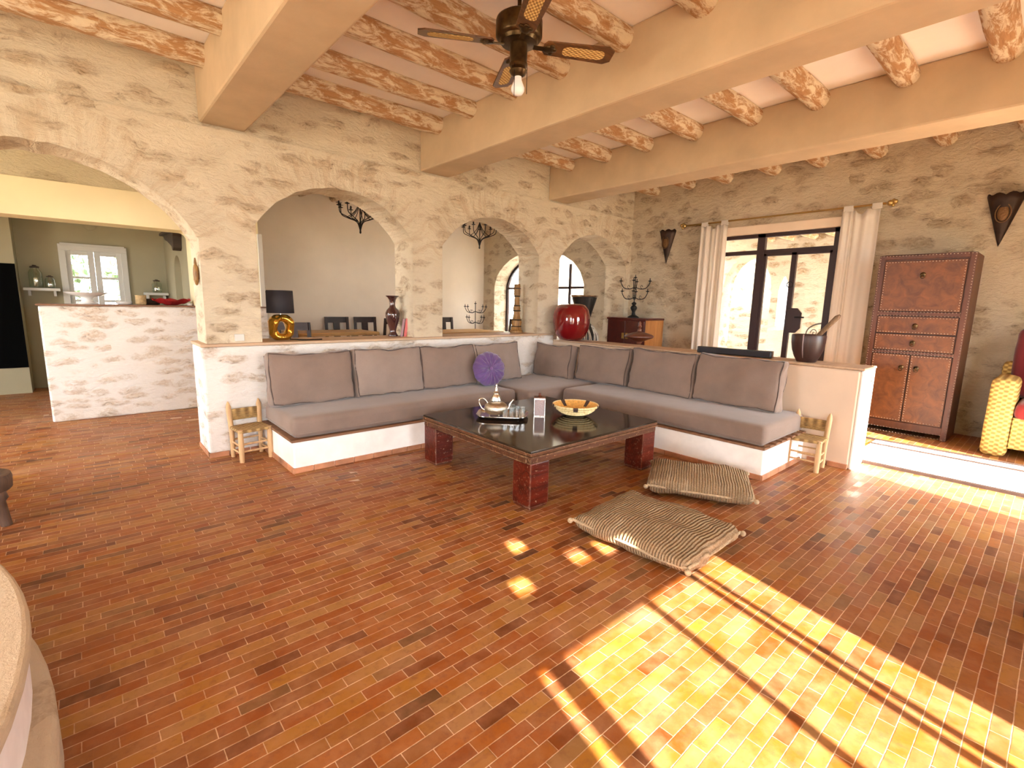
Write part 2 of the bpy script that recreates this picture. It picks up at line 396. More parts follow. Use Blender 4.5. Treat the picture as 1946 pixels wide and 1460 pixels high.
M_arch = stone('arch_wall_plaster', (.93,.82,.62), (.78,.61,.40), (.28,.17,.08), 3.2, .80, .8, vous=True, squash=2.7)
M_rubble = stone('rubble_wall', (.92,.79,.58), (.77,.59,.37), (.27,.16,.08), 3.6, .80, 1.0, squash=1.7)
M_white = stone('limewashed_stone', (.96,.93,.88), (.84,.71,.56), (.24,.16,.10), 3.2, .75, .62, squash=2.9)
M_cream = stone('cream_stone', (.80,.70,.46), (.66,.55,.34), (.40,.32,.18), 2.6, .4, .8)
M_floor = brick_floor()
M_beam = mat('tan_plaster', (.58,.45,.30), .9, var=.10, vs=2.5, bump=.35, bs=9, spec=.1)
M_ceil = mat('ceiling_plaster', (.92,.87,.83), .95, var=.04, vs=2, bump=.12, bs=14, spec=.1)
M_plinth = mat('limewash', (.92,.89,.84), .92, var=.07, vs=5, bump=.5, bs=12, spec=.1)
M_tan = mat('tan_render', (.74,.60,.46), .85, var=.06, vs=2, bump=.12, bs=9, spec=.2)
M_dining = mat('dining_plaster', (.84,.76,.64), .9, var=.06, vs=1.2, bump=.08, bs=8, spec=.1)
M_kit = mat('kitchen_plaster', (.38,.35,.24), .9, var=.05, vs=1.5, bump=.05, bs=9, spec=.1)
M_lintel = mat('cream_render', (.82,.72,.46), .9, var=.03, vs=3, bump=.05, spec=.1)
M_log = log_mat()
M_tile = mat('terracotta_tile', (.45,.20,.10), .6, var=.45, vs=4, bump=.3, bs=30)
M_board = wood('brown_board', (.16,.07,.03), (.28,.14,.07), .6)
M_ledge = wood('ledge_top', (.44,.30,.19), (.62,.45,.30), .6, sc=2)
M_taupe = fabric('taupe_canvas', (.235,.172,.138)); M_taupe_d = fabric('taupe_piping', (.085,.060,.050)); M_taupe_l = fabric('taupe_light', (.285,.22,.185))
M_purple = fabric('purple_silk', (.13,.070,.20), .25, sheen=.6)
M_table = wood('mahogany_worn', (.040,.005,.002), (.125,.014,.005), .30, sc=3, scratch=(.42,.27,.17), bumpy=.4)
M_apron = wood('mahogany_apron', (.050,.015,.006), (.135,.048,.018), .48, sc=3, scratch=(.45,.27,.14), bumpy=.6)
M_top = mat('table_lacquer', (.030,.019,.012), .10, var=.3, vs=4, spec=.35)
M_iron = mat('black_iron', (.016,.014,.013), .55, .6)
M_steel = mat('dark_steel', (.030,.012,.012), .5, .2)
M_silver = mat('silver', (.72,.68,.62), .18, 1, bump=.15, bs=60); M_pewter = mat('engraved_silver', (.60,.54,.44), .28, 1, bump=.5, bs=70)
M_brass = mat('brass', (.55,.38,.14), .3, 1); M_gold = mat('gold_glaze', (.62,.33,.045), .09, .85, bump=.1, bs=5)
M_shade = mat('black_shade', (.018,.015,.019), .8)
M_redgl = mat('red_lacquer', (.17,.004,.006), .06, 0, coat=1)
M_vase = mat('oxblood_glaze', (.050,.014,.012), .10, 0, coat=1)
M_darkwood = wood('dark_dining_wood', (.014,.006,.004), (.035,.014,.009), .4)
M_plank = wood('honey_plank', (.38,.20,.06), (.62,.36,.12), .45, sc=2)
M_plank_e = wood('live_edge', (.16,.06,.02), (.60,.36,.12), .6, sc=5)
M_chairwood = wood('raw_poplar', (.46,.27,.12), (.66,.43,.22), .7, axis=2)
M_rush = weave('rush_seat', (.52,.34,.13), (.24,.14,.05), 55, (0, 1))
M_leather = wood('studded_leather', (.070,.019,.003), (.175,.053,.009), .45, axis=0, sc=1.6, bumpy=.25)
M_leather_e = wood('leather_frame', (.050,.012,.004), (.105,.029,.008), .45, axis=2, sc=1.6)
M_nail = mat('nail_heads', (.45,.35,.26), .35, .7); M_gap = mat('shadow_gap', (.012,.006,.005), .8)
M_chest = wood('chest_red', (.050,.007,.005), (.085,.012,.008), .3, coat=.3); M_chest_s = wood('chest_side', (.28,.11,.03), (.44,.20,.06), .35, axis=2)
M_fanw = wood('fan_walnut', (.045,.018,.007), (.17,.075,.025), .35, sc=4); M_bronze = mat('antique_bronze', (.085,.052,.022), .32, .85, var=.5, vs=14)
M_cane = weave('woven_cane', (.80,.58,.22), (.36,.20,.05), 120, (0, 1))
M_bulb = mat('frosted_bulb', (.88,.88,.90), .25, spec=.5)
M_linen = linen('white_linen', (.84,.78,.70)); M_glass = glass()
M_jar = glass('jar_glass', .25, (.86,.92,.86)); M_tea = glass('tea_glass', .3, (.9,.92,.92))
M_drum = mat('drum_black', (.020,.019,.018), .3, .2); M_bone = mat('bone_inlay', (.70,.66,.56), .5)
M_mortar = wood('mortar_wood', (.022,.009,.007), (.060,.025,.018), .42, axis=2, sc=2); M_pestle = wood('pestle_wood', (.06,.030,.015), (.30,.19,.10), .45, axis=2)
M_wood_m = wood('turned_wood', (.075,.022,.012), (.17,.055,.026), .35, axis=2)
M_wicker = weave('wicker', (.66,.45,.13), (.32,.18,.04), 62, (1, 2)); M_redcush = fabric('dark_red_cushion', (.23,.022,.020)); M_redback = fabric('burgundy_back', (.12,.012,.014))
M_wool = stripes('woven_wool'); M_woolrope = mat('wool_rope', (.45,.33,.20), .95, var=.3, vs=60, bump=.5, bs=90)
M_hearth = stone('hearth_stone', (.62,.50,.36), (.46,.35,.24), (.26,.18,.11), 3, .25, .45); M_hplast = mat('hearth_plaster', (.86,.80,.78), .9, var=.08, vs=6, bump=.3, bs=10)
M_stool = wood('stool_wood', (.055,.032,.022), (.15,.09,.06), .6, axis=2)
M_basket = None
M_whitep = mat('white_paint', (.60,.60,.56), .5, spec=.3); M_ceram = mat('white_ceramic', (.78,.78,.76), .2)
M_black = mat('oven_black', (.003,.003,.003), .9, spec=.02); M_tv = mat('tv_black', (.010,.010,.012), .22, spec=.5)
M_redbowl = mat('red_bowl', (.33,.018,.020), .3); M_straw = mat('straw', (.42,.30,.15), .8, var=.3, vs=30, bump=.4)
M_corbel = wood('corbel_wood', (.030,.018,.010), (.070,.040,.022), .6)
M_terr = stone('terrace_stone', (.80,.72,.58), (.46,.31,.16), (.22,.13,.06), 3.2, .7, 1.0)
M_ground = mat('dry_ground', (.52,.42,.30), .95, var=.15, vs=1.5, spec=.1)
M_leaf = mat('leaf', (.07,.13,.05), .6, var=.3, vs=3); M_bark = mat('bark', (.17,.11,.07), .9)
M_mask = wood('carved_mask', (.10,.045,.012), (.36,.18,.04), .5, axis=2, sc=5, bumpy=.8)
M_sconce = mat('rusted_sheet', (.035,.017,.010), .5, .55, var=.4, vs=9); M_medal = mat('tarnished_medallion', (.17,.085,.030), .5, .5, bump=.8, bs=50)
M_tinf = mat('tin_panel', (.27,.20,.19), .35, .5, bump=.5, bs=60)

# ------------------------------------------------------------------ setting: floor, walls, ceiling
def slab(name, x0, x1, y0, y1, z0, z1, m):
    return struct(MB().box(x0, x1, y0, y1, z0, z1).out(name, m))
slab('floor', -4, 6.2, -2.3, 11.5, -.12, 0, M_floor)
b = MB(); b.box(6.2, 7.83, -.9, 6.05, -.12, .17); b.box(6.2, 7.83, -2.3, -.9, -.12, 0)
platform = struct(b.out('floor_platform', M_floor))
M_dstep = wood('dark_step_edge', (.030,.014,.010), (.06,.03,.02), .7)
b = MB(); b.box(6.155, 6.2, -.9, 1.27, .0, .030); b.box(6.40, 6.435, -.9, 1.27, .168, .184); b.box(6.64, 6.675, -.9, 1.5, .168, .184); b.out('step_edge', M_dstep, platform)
MB().box(6.165, 6.64, -.9, 1.28, .15, .174).out('sunlit_white_tread', M_plinth, platform, bevel=.008)  # white colour stands in for sun overexposing the brick tread
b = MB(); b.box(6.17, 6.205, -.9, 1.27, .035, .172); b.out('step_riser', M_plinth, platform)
slab('floor_dining', 2.2, 7.83, 6.05, 10.04, 0, .2, M_floor)

def arch_top(xc, zc, r): return lambda x: zc + math.sqrt(max(1e-4, r*r-(x-xc)**2))
def wall_arches(name, m, u0, u1, z0, z1, d0, d1, ops, ax='x', n=26, jit=.008):
    """wall running along x (or y), between depths d0..d1, with openings (a, b, sill, topfun)"""
    random.seed(hash(name) % 1000 if False else len(name))
    us = {u0, u1}
    for a, bb, s_, t_ in ops:
        for i in range(n+1): us.add(round(a+(bb-a)*i/n, 5))
    us = sorted(us); B_ = MB()
    def P(u, d, z): return (u, d, z) if ax == 'x' else (d, u, z)
    def quad(p): B_.f([B_.v(q) for q in p])
    jt = {}
    def top(op, u):
        k = (op[0], round(u, 5))
        if k not in jt: jt[k] = op[3](u) + random.uniform(-jit, jit)
        return jt[k]
    for a, c in zip(us[:-1], us[1:]):
        mid = (a+c)/2; op = next((o for o in ops if o[0] < mid < o[1]), None)
        iv = [((z0, z0), (z1, z1))] if not op else ([((z0, z0), (op[2], op[2]))] if op[2] > z0+1e-4 else []) + [((top(op, a), top(op, c)), (z1, z1))]
        for lo, hi in iv:
            for d in (d0, d1): quad([P(a, d, lo[0]), P(c, d, lo[1]), P(c, d, hi[1]), P(a, d, hi[0])])
        if op:
            ta, tc = top(op, a), top(op, c)
            quad([P(a, d0, ta), P(c, d0, tc), P(c, d1, tc), P(a, d1, ta)])
            if op[2] > z0+1e-4: quad([P(a, d0, op[2]), P(c, d0, op[2]), P(c, d1, op[2]), P(a, d1, op[2])])
        quad([P(a, d0, z1), P(c, d0, z1), P(c, d1, z1), P(a, d1, z1)])
    for op in ops:
        for u in (op[0], op[1]):
            lo = max(op[2], z0); quad([P(u, d0, lo), P(u, d1, lo), P(u, d1, top(op, round(u, 5))), P(u, d0, top(op, round(u, 5)))])
    for u in (u0, u1): quad([P(u, d0, z0), P(u, d1, z0), P(u, d1, z1), P(u, d0, z1)])
    return struct(B_.out(name, m))
flat = lambda h: (lambda u: h)
wall_arches('wall_front', M_arch, -4, 8.3, 0, 3.7, 5.58, 6.05, [
    (-1.21, .91, 0, arch_top(-.15, 1.60, 1.19)), (1.415, 3.215, 1.13, arch_top(2.315, 1.735, 1.09)),
    (3.656, 5.435, 1.13, arch_top(4.55, 1.71, 1.09)), (5.90, 7.69, .17, arch_top(6.795, 1.71, 1.09))])
# string course along the arch wall
b = MB(); N_ = 60
for i in range(N_):
    xa, xb = -4+11.83*i/N_, -4+11.83*(i+1)/N_; za, zb = (3.14+.012*noise.noise(Vector((x*1.7, 0, 0))) for x in (xa, xb))
    va = [b.v((xa, 5.58, za+.035)), b.v((xa, 5.525, za+.024)), b.v((xa, 5.58, za-.020))]; vb = [b.v((xb, 5.58, zb+.035)), b.v((xb, 5.525, zb+.024)), b.v((xb, 5.58, zb-.020))]
    b.f([va[0], vb[0], vb[1], va[1]]); b.f([va[1], vb[1], vb[2], va[2]])
struct(b.out('trim_1', M_arch))
# window wall
wall_arches('wall_right', M_rubble, -.9, 10.5, 0, 3.7, 7.83, 8.33, [
    (1.80, 4.12, .17, flat(2.80)), (6.70, 9.60, .9, lambda y: 1.95+.85*math.sqrt(max(0.0, 1-((y-8.15)/1.46)**2)))], ax='y')
b = MB(); b.box(7.80, 7.90, 1.86, 4.1, 2.735, 2.86); struct(b.out('trim_2', M_tan, bevel=.01))
# back walls behind the camera
def vault(xc, hw, sp, ris): return lambda x: sp + ris*math.sqrt(max(0.0, 1-((x-xc)/(hw*1.001))**2))
wall_arches('wall_back', M_cream, -4, 4.2, 0, 2.30, -2.50, -2.3, [(-3.8, -1.3, 0, flat(2.299)), (.37, 2.04, 0, flat(2.295))], jit=0)
wall_arches('wall_back_top', M_cream, -4, 4.2, 2.30, 3.7, -2.36, -2.3, [(-3.8, -1.3, 2.301, flat(3.3)), (.60, .74, 2.47, flat(2.58)), (.80, .925, 2.69, flat(2.81)), (.94, 1.07, 3.25, flat(3.38)), (1.10, 1.25, 2.48, flat(2.60)), (1.35, 1.50, 2.46, flat(2.585))], jit=0)  # left opening added for sky light, small holes for the floor sun spots
wall_arches('wall_back_right', M_cream, 4.2, 8.33, 0, 3.7, -1.3, -.9, [(5.12, 6.44, .0, vault(5.78, .66, 2.1, .55))])
slab('wall_back_return', 3.8, 4.2, -2.3, -.9, 0, 3.7, M_cream)
wall_arches('wall_left', M_arch, -2.72, 11.5, 0, 3.7, -4.4, -4, [(2.4, 4.4, 1.0, flat(2.6)), (6.35, 8.1, .3, flat(3.3))], ax='y')  # unseen openings added to brighten the room and the passage
slab('ceiling', -4.4, 8.33, -2.72, 11.9, 3.7, 3.85, M_ceil)
# low stone walls round the sofa
b = MB(); b.box(.855, 5.77, 5.53, 6.07, 0, 1.115)
wl = struct(b.out('wall_ledge', M_white, bevel=.02)); MB().box(.845, 5.77, 5.52, 6.09, 1.115, 1.145).out('ledge_top', M_ledge, wl, bevel=.008)
b = MB()
for i in range(5): b.box(.845, .855+.10, 5.52+.11*i, 5.62+.11*i, 0, .05)
for i in range(3): b.box(.845+.19*i, .845+.19*i+.18, 5.515, 5.56, 0, .05)
b.out('skirting_tiles', M_tile, wl, bevel=.003)
b = MB(); b.box(5.77, 6.2, 1.30, 6.07, 0, 1.02)
wr_ = struct(b.out('wall_low_right', M_tan, bevel=.02)); MB().box(5.765, 6.21, 1.27, 6.07, 1.02, 1.045).out('ledge_top', M_ledge, wr_, bevel=.008)
MB().box(5.775, 6.195, 1.275, 1.302, 0, 1.02).out('sunlit_end_face', M_plinth, wr_, bevel=.01)  # white colour stands in for sun on this end of the tan wall
b = MB(); [b.box(5.75, 5.80, 1.31+.19*i, 1.49+.19*i, 0, .05) for i in range(2)]; b.out('skirting_tiles', M_tile, wr_, bevel=.003)
# kitchen counter wall, lintel, pillar
b = MB(); b.box(-.38, 2.20, 8.25, 8.65, 0, 1.455)
kw = struct(b.out('wall_counter', M_white, bevel=.02)); MB().box(-.40, 2.2, 8.24, 8.75, 1.455, 1.475).out('counter_top', M_board, kw)
b = MB(); pts = [(-4, 2.93), (-4, 2.50)] + [(1.16+.09*math.sin(a), 2.41+.09*math.cos(a)) for a in [i*PI/16 for i in range(9)]] + [(1.25, 1.475), (2.12, 1.475), (2.12, 2.93)]
b.prism(pts, 8.25, 8.65, 'y'); struct(b.out('wall_lintel', M_lintel))
b = MB(); b.box(-4, 2.12, 8.27, 8.65, 2.93, 3.7); struct(b.out('wall_lintel_above', M_cream))
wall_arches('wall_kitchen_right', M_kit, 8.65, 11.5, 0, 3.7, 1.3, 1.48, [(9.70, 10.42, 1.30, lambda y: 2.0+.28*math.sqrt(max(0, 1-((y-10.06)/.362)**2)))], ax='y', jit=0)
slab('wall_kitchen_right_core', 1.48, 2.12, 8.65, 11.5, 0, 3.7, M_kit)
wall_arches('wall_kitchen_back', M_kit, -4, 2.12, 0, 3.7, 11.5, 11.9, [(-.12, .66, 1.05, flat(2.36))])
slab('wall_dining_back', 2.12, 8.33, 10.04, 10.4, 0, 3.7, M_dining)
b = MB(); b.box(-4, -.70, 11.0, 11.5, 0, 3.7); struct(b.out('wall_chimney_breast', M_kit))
b = MB(); b.box(2.10, 2.16, 8.20, 8.25, 1.475, 2.55); struct(b.out('trim_3', M_whitep))

# beams and logs
beams = []
for i, (x0, x1) in enumerate(((.98, 1.37), (3.33, 3.75), (5.60, 6.02))):
    b = MB(); N_ = 14
    for k in range(N_): b.box(x0, x1, -2.3+7.88*k/N_, -2.3+7.88*(k+1)/N_, 3.195, 3.7)
    o = MB().box(x0, x1, -2.3, 5.58, 3.195, 3.7).out('ceiling_beam', M_beam, bevel=.02); b.b.free()
    tag(o, ['broad tan plaster beam nearest the wide kitchen arch', 'broad tan plaster beam right of the ceiling fan, landing between the arches', 'tan plaster beam nearest the curtained door wall'][i], 'beam', 'plaster ceiling beams')
    o['kind'] = 'structure'
ORD = ['first', 'second', 'third', 'fourth', 'fifth', 'sixth', 'seventh', 'eighth', 'ninth', 'tenth', 'eleventh']
def log(x0, x1, y, z, r, seed):
    b = MB(); n = 9; pts = []; rs = []
    for i in range(n+1):
        t = i/n; x = (x1-x0)*(t-.5)
        pts.append((x, .012*noise.noise(Vector((seed*7, t*3, 1))), .008*noise.noise(Vector((t*3, seed*5, 2)))))
        rs.append(r*(1+.10*noise.noise(Vector((seed*3, t*4, 0)))))
    b.tube(pts, rs, 14)
    for v in b.b.verts: v.co += noise.noise_vector(v.co*9+Vector((seed, 0, 0)))*.006
    return b.out('ceiling_log', M_log, loc=((x0+x1)/2, y, z), smooth=50)
bays = [(-4, .98, 'left of the first beam', 4, -.02), (1.37, 3.33, 'between first and second beams', 9, 0), (3.75, 5.60, 'between second and third beams', 9, 0), (6.02, 7.83, 'between third beam and door wall', 9, 0)]
sd = 0
for bi, (x0, x1, where, n, dz) in enumerate(bays):
    for k in range(n):
        sd += 1
        y = 5.14-.65*k + random.uniform(-.03, .03)
        if bi == 0: y += .02
        o = log(x0-.02, x1+.02, y, 3.632,   .097+random.uniform(-.006, .008), sd)
        tag(o, 'whitewashed roof log, %s from the arch wall, %s' % (ORD[min(k, 10)] if k < 11 else 'last', where), 'roof log', 'whitewashed roof logs of the living room')
for k in range(9):
    o = log(-1.97, 1.97, 8.05, 3.60, .075, 60+k); o.rotation_euler = (0, 0, PI/2); o.location = (2.73+.63*k, 8.05, 3.60)
    tag(o, 'pale roof log over the dining area, %s from its left end' % ORD[k], 'roof log', 'roof logs of the dining area')

# terrace, ground and greenery outside
slab('sun_shade_slab', -5.5, -1.25, -9.0, -2.5, 3.60, 3.75, M_plank)  # unseen roof slab added to keep the sun out of the left opening
struct(MB().box(-40, 60, -50, 50, -.5, -.13).out('ground', M_ground))
slab('floor_terrace', 8.33, 12.5, -6, 12, -.13, .10, M_plinth)
slab('wall_terrace_recess', 13.2, 13.5, 2.5, 8, -.1, 4.4, M_terr)
tw = wall_arches('wall_terrace', M_terr, -4, 12, .1, 4.4, 11.5, 12.0, [(4.45, 5.55, .1, lambda y: 1.95+.82*math.sqrt(max(0, 1-((y-5.0)/.552)**2)))], ax='y')
rf = struct(MB().box(8.33, 12, -4.5, 6.4, 3.25, 3.35).out('ceiling_terrace', M_plank))
for k in range(5):
    b = MB(); b.tube([(-1.4, 0, 0), (0, 0, .01), (1.4, 0, 0)], .07, 10)
    o = b.out('pergola_pole', M_log, loc=(10.55, 4.55-.42*k, 3.12), smooth=50)
    tag(o, 'round pergola pole outside the glass door, %s from the left' % ORD[k], 'pergola pole', 'pergola poles over the terrace')
def tree(x, y, h, r, label, n=900):
    t = thing('leafy_tree', label, 'tree', (x, y, -.13), 0, 'trees outside the kitchen window')
    b = MB(); b.tube([(0,0,0), (.05,0,h*.4), (0,.05,h*.7)], [.12, .09, .05], 8); b.out('trunk', M_bark, t, smooth=60)
    b = MB()
    for i in range(n):
        d = Vector((random.gauss(0,1), random.gauss(0,1), random.gauss(0,1))).normalized()*r*random.random()**.4
        c = Vector((0, 0, h*.75)) + Vector((d.x, d.y, d.z*.9)); a = Euler((random.random()*6, random.random()*6, random.random()*6)).to_matrix(); s = random.uniform(.08, .16)
        vs = [b.v(c + a @ Vector(p)*s) for p in ((-1,0,0),(0,-.5,.12),(1,0,0),(0,.5,.12))]; b.f(vs[:3]); b.f([vs[0], vs[2], vs[3]])
    b.out('foliage', M_leaf, t)
tree(-.9, 16, 3.0, 1.25, 'leafy tree seen through the left panes of the kitchen window')
tree(1.75, 18, 3.0, 1.2, 'leafy tree seen through the right panes of the kitchen window')
# steel garden door behind the camera
gd = bpy.data.objects.new('door_2', None); COL.objects.link(gd); gd.location = (0, -2.38, 0); struct(gd)
for x0, x1 in ((.37, .385), (.46, .56), (1.215, 1.26), (1.655, 1.695), (1.74, 1.775), (2.03, 2.04)): MB().box(x0, x1, -.03, .03, 0, 2.29).out('mullion', M_steel, gd)
MB().box(.37, 2.04, -.03, .03, 2.255, 2.295).out('top_rail', M_steel, gd); MB().box(.37, 2.04, -.03, .03, 0, .05).out('bottom_rail', M_steel, gd)
for x0, x1 in ((.385, .46), (.56, 1.215), (1.26, 1.655), (1.775, 2.03)): MB().box(x0, x1, -.003, .003, .05, 2.27).out('pane', M_glass, gd)

# ------------------------------------------------------------------ glazed terrace door in the window wall
d = bpy.data.objects.new('door_1', None); COL.objects.link(d); d.location = (7.93, 0, 0); struct(d)
b = MB()
for y0, y1 in ((4.06, 4.12), (3.215, 3.325), (2.205, 2.30), (1.80, 1.86)): b.box(-.035, .035, y0, y1, .17, 2.73)
b.box(-.035, .035, 1.80, 4.12, 2.68, 2.74); b.box(-.03, .03, 1.80, 4.12, 2.435, 2.495); b.out('frame', M_steel, d)
for y0, y1, nm in ((2.30, 2.79, 'right'), (2.79, 3.215, 'left')):
    b = MB(); b.box(-.025, .025, y0, y0+.035, .2, 2.435); b.box(-.025, .025, y1-.035, y1, .2, 2.435); b.box(-.025, .025, y0, y1, .2, .32); b.box(-.025, .025, y0, y1, 2.40, 2.435)
    lf = b.out('door_leaf', M_steel, d); MB().box(-.003, .003, y0+.035, y1-.035, .32, 2.40).out('pane', M_glass, lf)
    if nm == 'right':
        b = MB(); b.prism([(2.66, 1.27), (2.60, 1.34), (2.60, 1.56), (2.66, 1.63), (2.80, 1.63), (2.80, 1.27)], -.05, -.02, 'x'); b.out('lock_case', M_steel, lf, bevel=.005)
        MB().tube([(-.05, 2.66, 1.50), (-.11, 2.66, 1.50), (-.11, 2.54, 1.50)], .011, 8).out('door_handle', M_iron, lf)
        MB().tube(arcpts((-.05, 2.80, 1.97), .04, 0, 2*PI, 12, 'yz'), .007, 6).out('catch_ring', M_iron, lf)
for y0, y1, z0, z1 in ((3.325, 4.06, .2, 2.435), (1.86, 2.205, .2, 2.435), (3.325, 4.06, 2.495, 2.68), (2.30, 3.215, 2.495, 2.68), (1.86, 2.205, 2.495, 2.68)): MB().box(-.003, .003, y0, y1, z0, z1).out('pane', M_glass, d)
# curtains and rod
rod = thing('curtain_rod', 'long brass curtain rod with leaf finials above the glazed door', 'curtain rod', (7.70, 0, 2.945))
MB().tube([(0, 1.72, 0), (0, 4.42, 0)], .013, 10).out('rod', M_brass, rod)
for y, s in ((1.72, -1), (4.42, 1)):
    b = MB(); b.ball((0, y+s*.04, 0), .035); b.ball((0, y+s*.09, .01), .028); b.ball((.01, y+s*.07, .03), .02); b.ball((0, y+s*.07, -.03), .02); b.out('finial', M_brass, rod, smooth=60)
for y in (1.80, 4.25): MB().tube([(0, y, 0), (.13, y, 0)], .01, 8).out('bracket', M_brass, rod)
def curtain(y0, y1, folds, lab, seed, amp=.035, flare=0):
    t = thing('curtain', lab, 'curtain', (7.70, (y0+y1)/2, 0), 0, 'white curtains of the glazed door')
    b = MB(); w = y1-y0; nu, nv = 60, 26; g = []
    for j in range(nv+1):
        v = j/nv; z = 2.90-(2.90-.19)*v; r = []
        for i in range(nu+1):
            u = i/nu; ph = u*folds*2*PI+1.2*math.sin(u*5+seed)+.5*v*math.sin(seed+u*9)
            x = (amp*(.55+.6*v))*math.sin(ph)+.012*math.sin(ph*2.3+seed); y = (u-.5)*w*(1+flare*v)+.012*math.sin(ph+1)
            zz = z-(.055*math.sin(PI*min(1, max(0, (u-.38)/.26))) if v < .12 else 0)*(1-v/.12 if v < .12 else 0)
            r.append(b.v((x, y, zz)))
        g.append(r)
    for j in range(nv):
        for i in range(nu): b.f([g[j][i], g[j][i+1], g[j+1][i+1], g[j+1][i]])
    b.out('cloth', M_linen, t, smooth=80, solid=.003)
    for y in (-.38*w, .36*w): MB().box(-.018, .018, y-.055, y+.055, 2.89, 2.965).out('hanging_tab', M_linen, t, bevel=.008)
curtain(3.72, 4.16, 4, 'white linen curtain with deep folds, left side of the glazed door', 1, .045)
curtain(1.76, 2.18, 2, 'white linen curtain hanging flat at the glazed door, beside the leather cabinet', 2, .022, .02)
# small arched window of the dining area
w = bpy.data.objects.new('window_1', None); COL.objects.link(w); w.location = (8.24, 8.15, 0); struct(w)
b = MB(); pts = [(0, -1.42, .9), (0, -1.42, 1.95)]+[(0, -1.42*math.cos(a), 1.95+.82*math.sin(a)) for a in [i*PI/24 for i in range(1, 24)]]+[(0, 1.42, 1.95), (0, 1.42, .9)]
b.tube(pts, .04, 4); b.out('frame', M_steel, w)
for y in (-.70, .0, .70): MB().box(-.02, .02, y-.025, y+.025, .9, 2.5+(.2 if y == 0 else 0)).out('mullion', M_steel, w)
MB().box(-.02, .02, -1.42, 1.42, 1.96, 2.01).out('transom_bar', M_steel, w)
b = MB(); b.prism([(p[1], p[2]) for p in pts], -.003, .003, 'x'); b.out('pane', M_glass, w)
# kitchen window
w = bpy.data.objects.new('window_2', None); COL.objects.link(w); w.location = (.27, 11.5, 0); struct(w)
b = MB(); b.box(-.46, -.37, -.05, .02, 1.0, 2.44); b.box(.37, .46, -.05, .02, 1.0, 2.44); b.box(-.46, .46, -.055, .02, 2.34, 2.44); b.box(-.43, .43, -.07, .02, 2.42, 2.46); b.out('casing', M_whitep, w, bevel=.006)
for s in (-1, 1):
    b = MB(); x0, x1 = sorted((s*.001, s*.39)); b.box(x0, x0+.085, 0, .04, 1.05, 2.36); b.box(x1-.085, x1, 0, .04, 1.05, 2.36)
    for z in (1.05, 1.47, 1.87, 2.27): b.box(x0+.085, x1-.085, 0, .04, z, z+(.09 if z in (1.05, 2.27) else .04))
    sa = b.out('sash', M_whitep, w, bevel=.004); MB().box(x0+.05, x1-.05, .018, .022, 1.1, 2.3).out('pane', M_glass, sa)
MB().cbox((.0, -.02, 1.62), (.03, .03, .10)).out('window_handle', M_whitep, w, bevel=.008)

# ------------------------------------------------------------------ built-in sofa
sb = thing('sofa_base', 'low white masonry sofa bench running in an L along the low walls', 'sofa base', (0, 0, 0))
b = MB(); b.prism([(1.36, 4.56), (4.70, 4.56), (4.70, 1.73), (5.765, 1.73), (5.765, 5.52), (1.36, 5.52)], 0, .295); b.out('plinth', M_plinth, sb, bevel=.015)
b = MB(); b.prism([(1.345, 4.545), (4.685, 4.545), (4.685, 1.72), (5.765, 1.72), (5.765, 5.52), (1.345, 5.52)], .295, .318); b.out('edge_board', M_board, sb, bevel=.004)
b = MB(); random.seed(3)
x = 1.35
while x < 4.6:
    L = random.uniform(.17, .22); b.box(x, min(x+L, 4.69), 4.545, 4.58, 0, .05); x += L+.006
y = 1.725
while y < 4.5:
    L = random.uniform(.17, .22); b.box(4.685, 4.72, y, min(y+L, 4.55), 0, .05); y += L+.006
x = 4.69
while x < 5.6: b.box(x, x+.19, 1.715, 1.75, 0, .05); x += .196
y = 4.55
while y < 5.4: b.box(1.345, 1.38, y, y+.19, 0, .05); y += .196
b.out('skirting_tiles', M_tile, sb, bevel=.003)
for i in range(7): MB().box(4.76+.14*i, 4.84+.14*i, 1.70, 1.80, .318, .336).out('slat_end', M_board, sb, bevel=.004)

def piping(b, sx, sy, sz, r, z):
    p = []; hx, hy = sx/2-.001, sy/2-.001; rr = r
    for cx, cy, a in ((hx-rr, hy-rr, 0), (-hx+rr, hy-rr, PI/2), (-hx+rr, -hy+rr, PI), (hx-rr, -hy+rr, 1.5*PI)):
        for k in range(5): p.append((cx+rr*math.cos(a+k*PI/8), cy+rr*math.sin(a+k*PI/8), z))
    b.tube(p, .006, 6, closed=True)
def mattress(x0, x1, y0, y1, label, seed):
    t = thing('seat_mattress', label, 'seat cushion', ((x0+x1)/2, (y0+y1)/2, .320), 0, 'seat mattresses of the sofa')
    sx, sy = x1-x0, y1-y0
    b = MB(); b.soft(sx, sy, .20, .055, .018, 2, 20, .004, seed, Matrix.Translation((0, 0, .10))); b.out('cover', M_taupe, t, smooth=70)
    b = MB(); piping(b, sx, sy, .2, .06, .045); b.out('piping', M_taupe, t, smooth=60)
mattress(1.37, 4.12, 4.56, 5.50, 'long taupe seat mattress under the four cushions of the left sofa run', 1)
mattress(4.14, 5.74, 4.34, 5.50, 'square taupe corner mattress where the two sofa runs meet', 2)
mattress(4.70, 5.74, 1.74, 4.32, 'long taupe seat mattress of the right sofa run beside the mortar wall', 3)

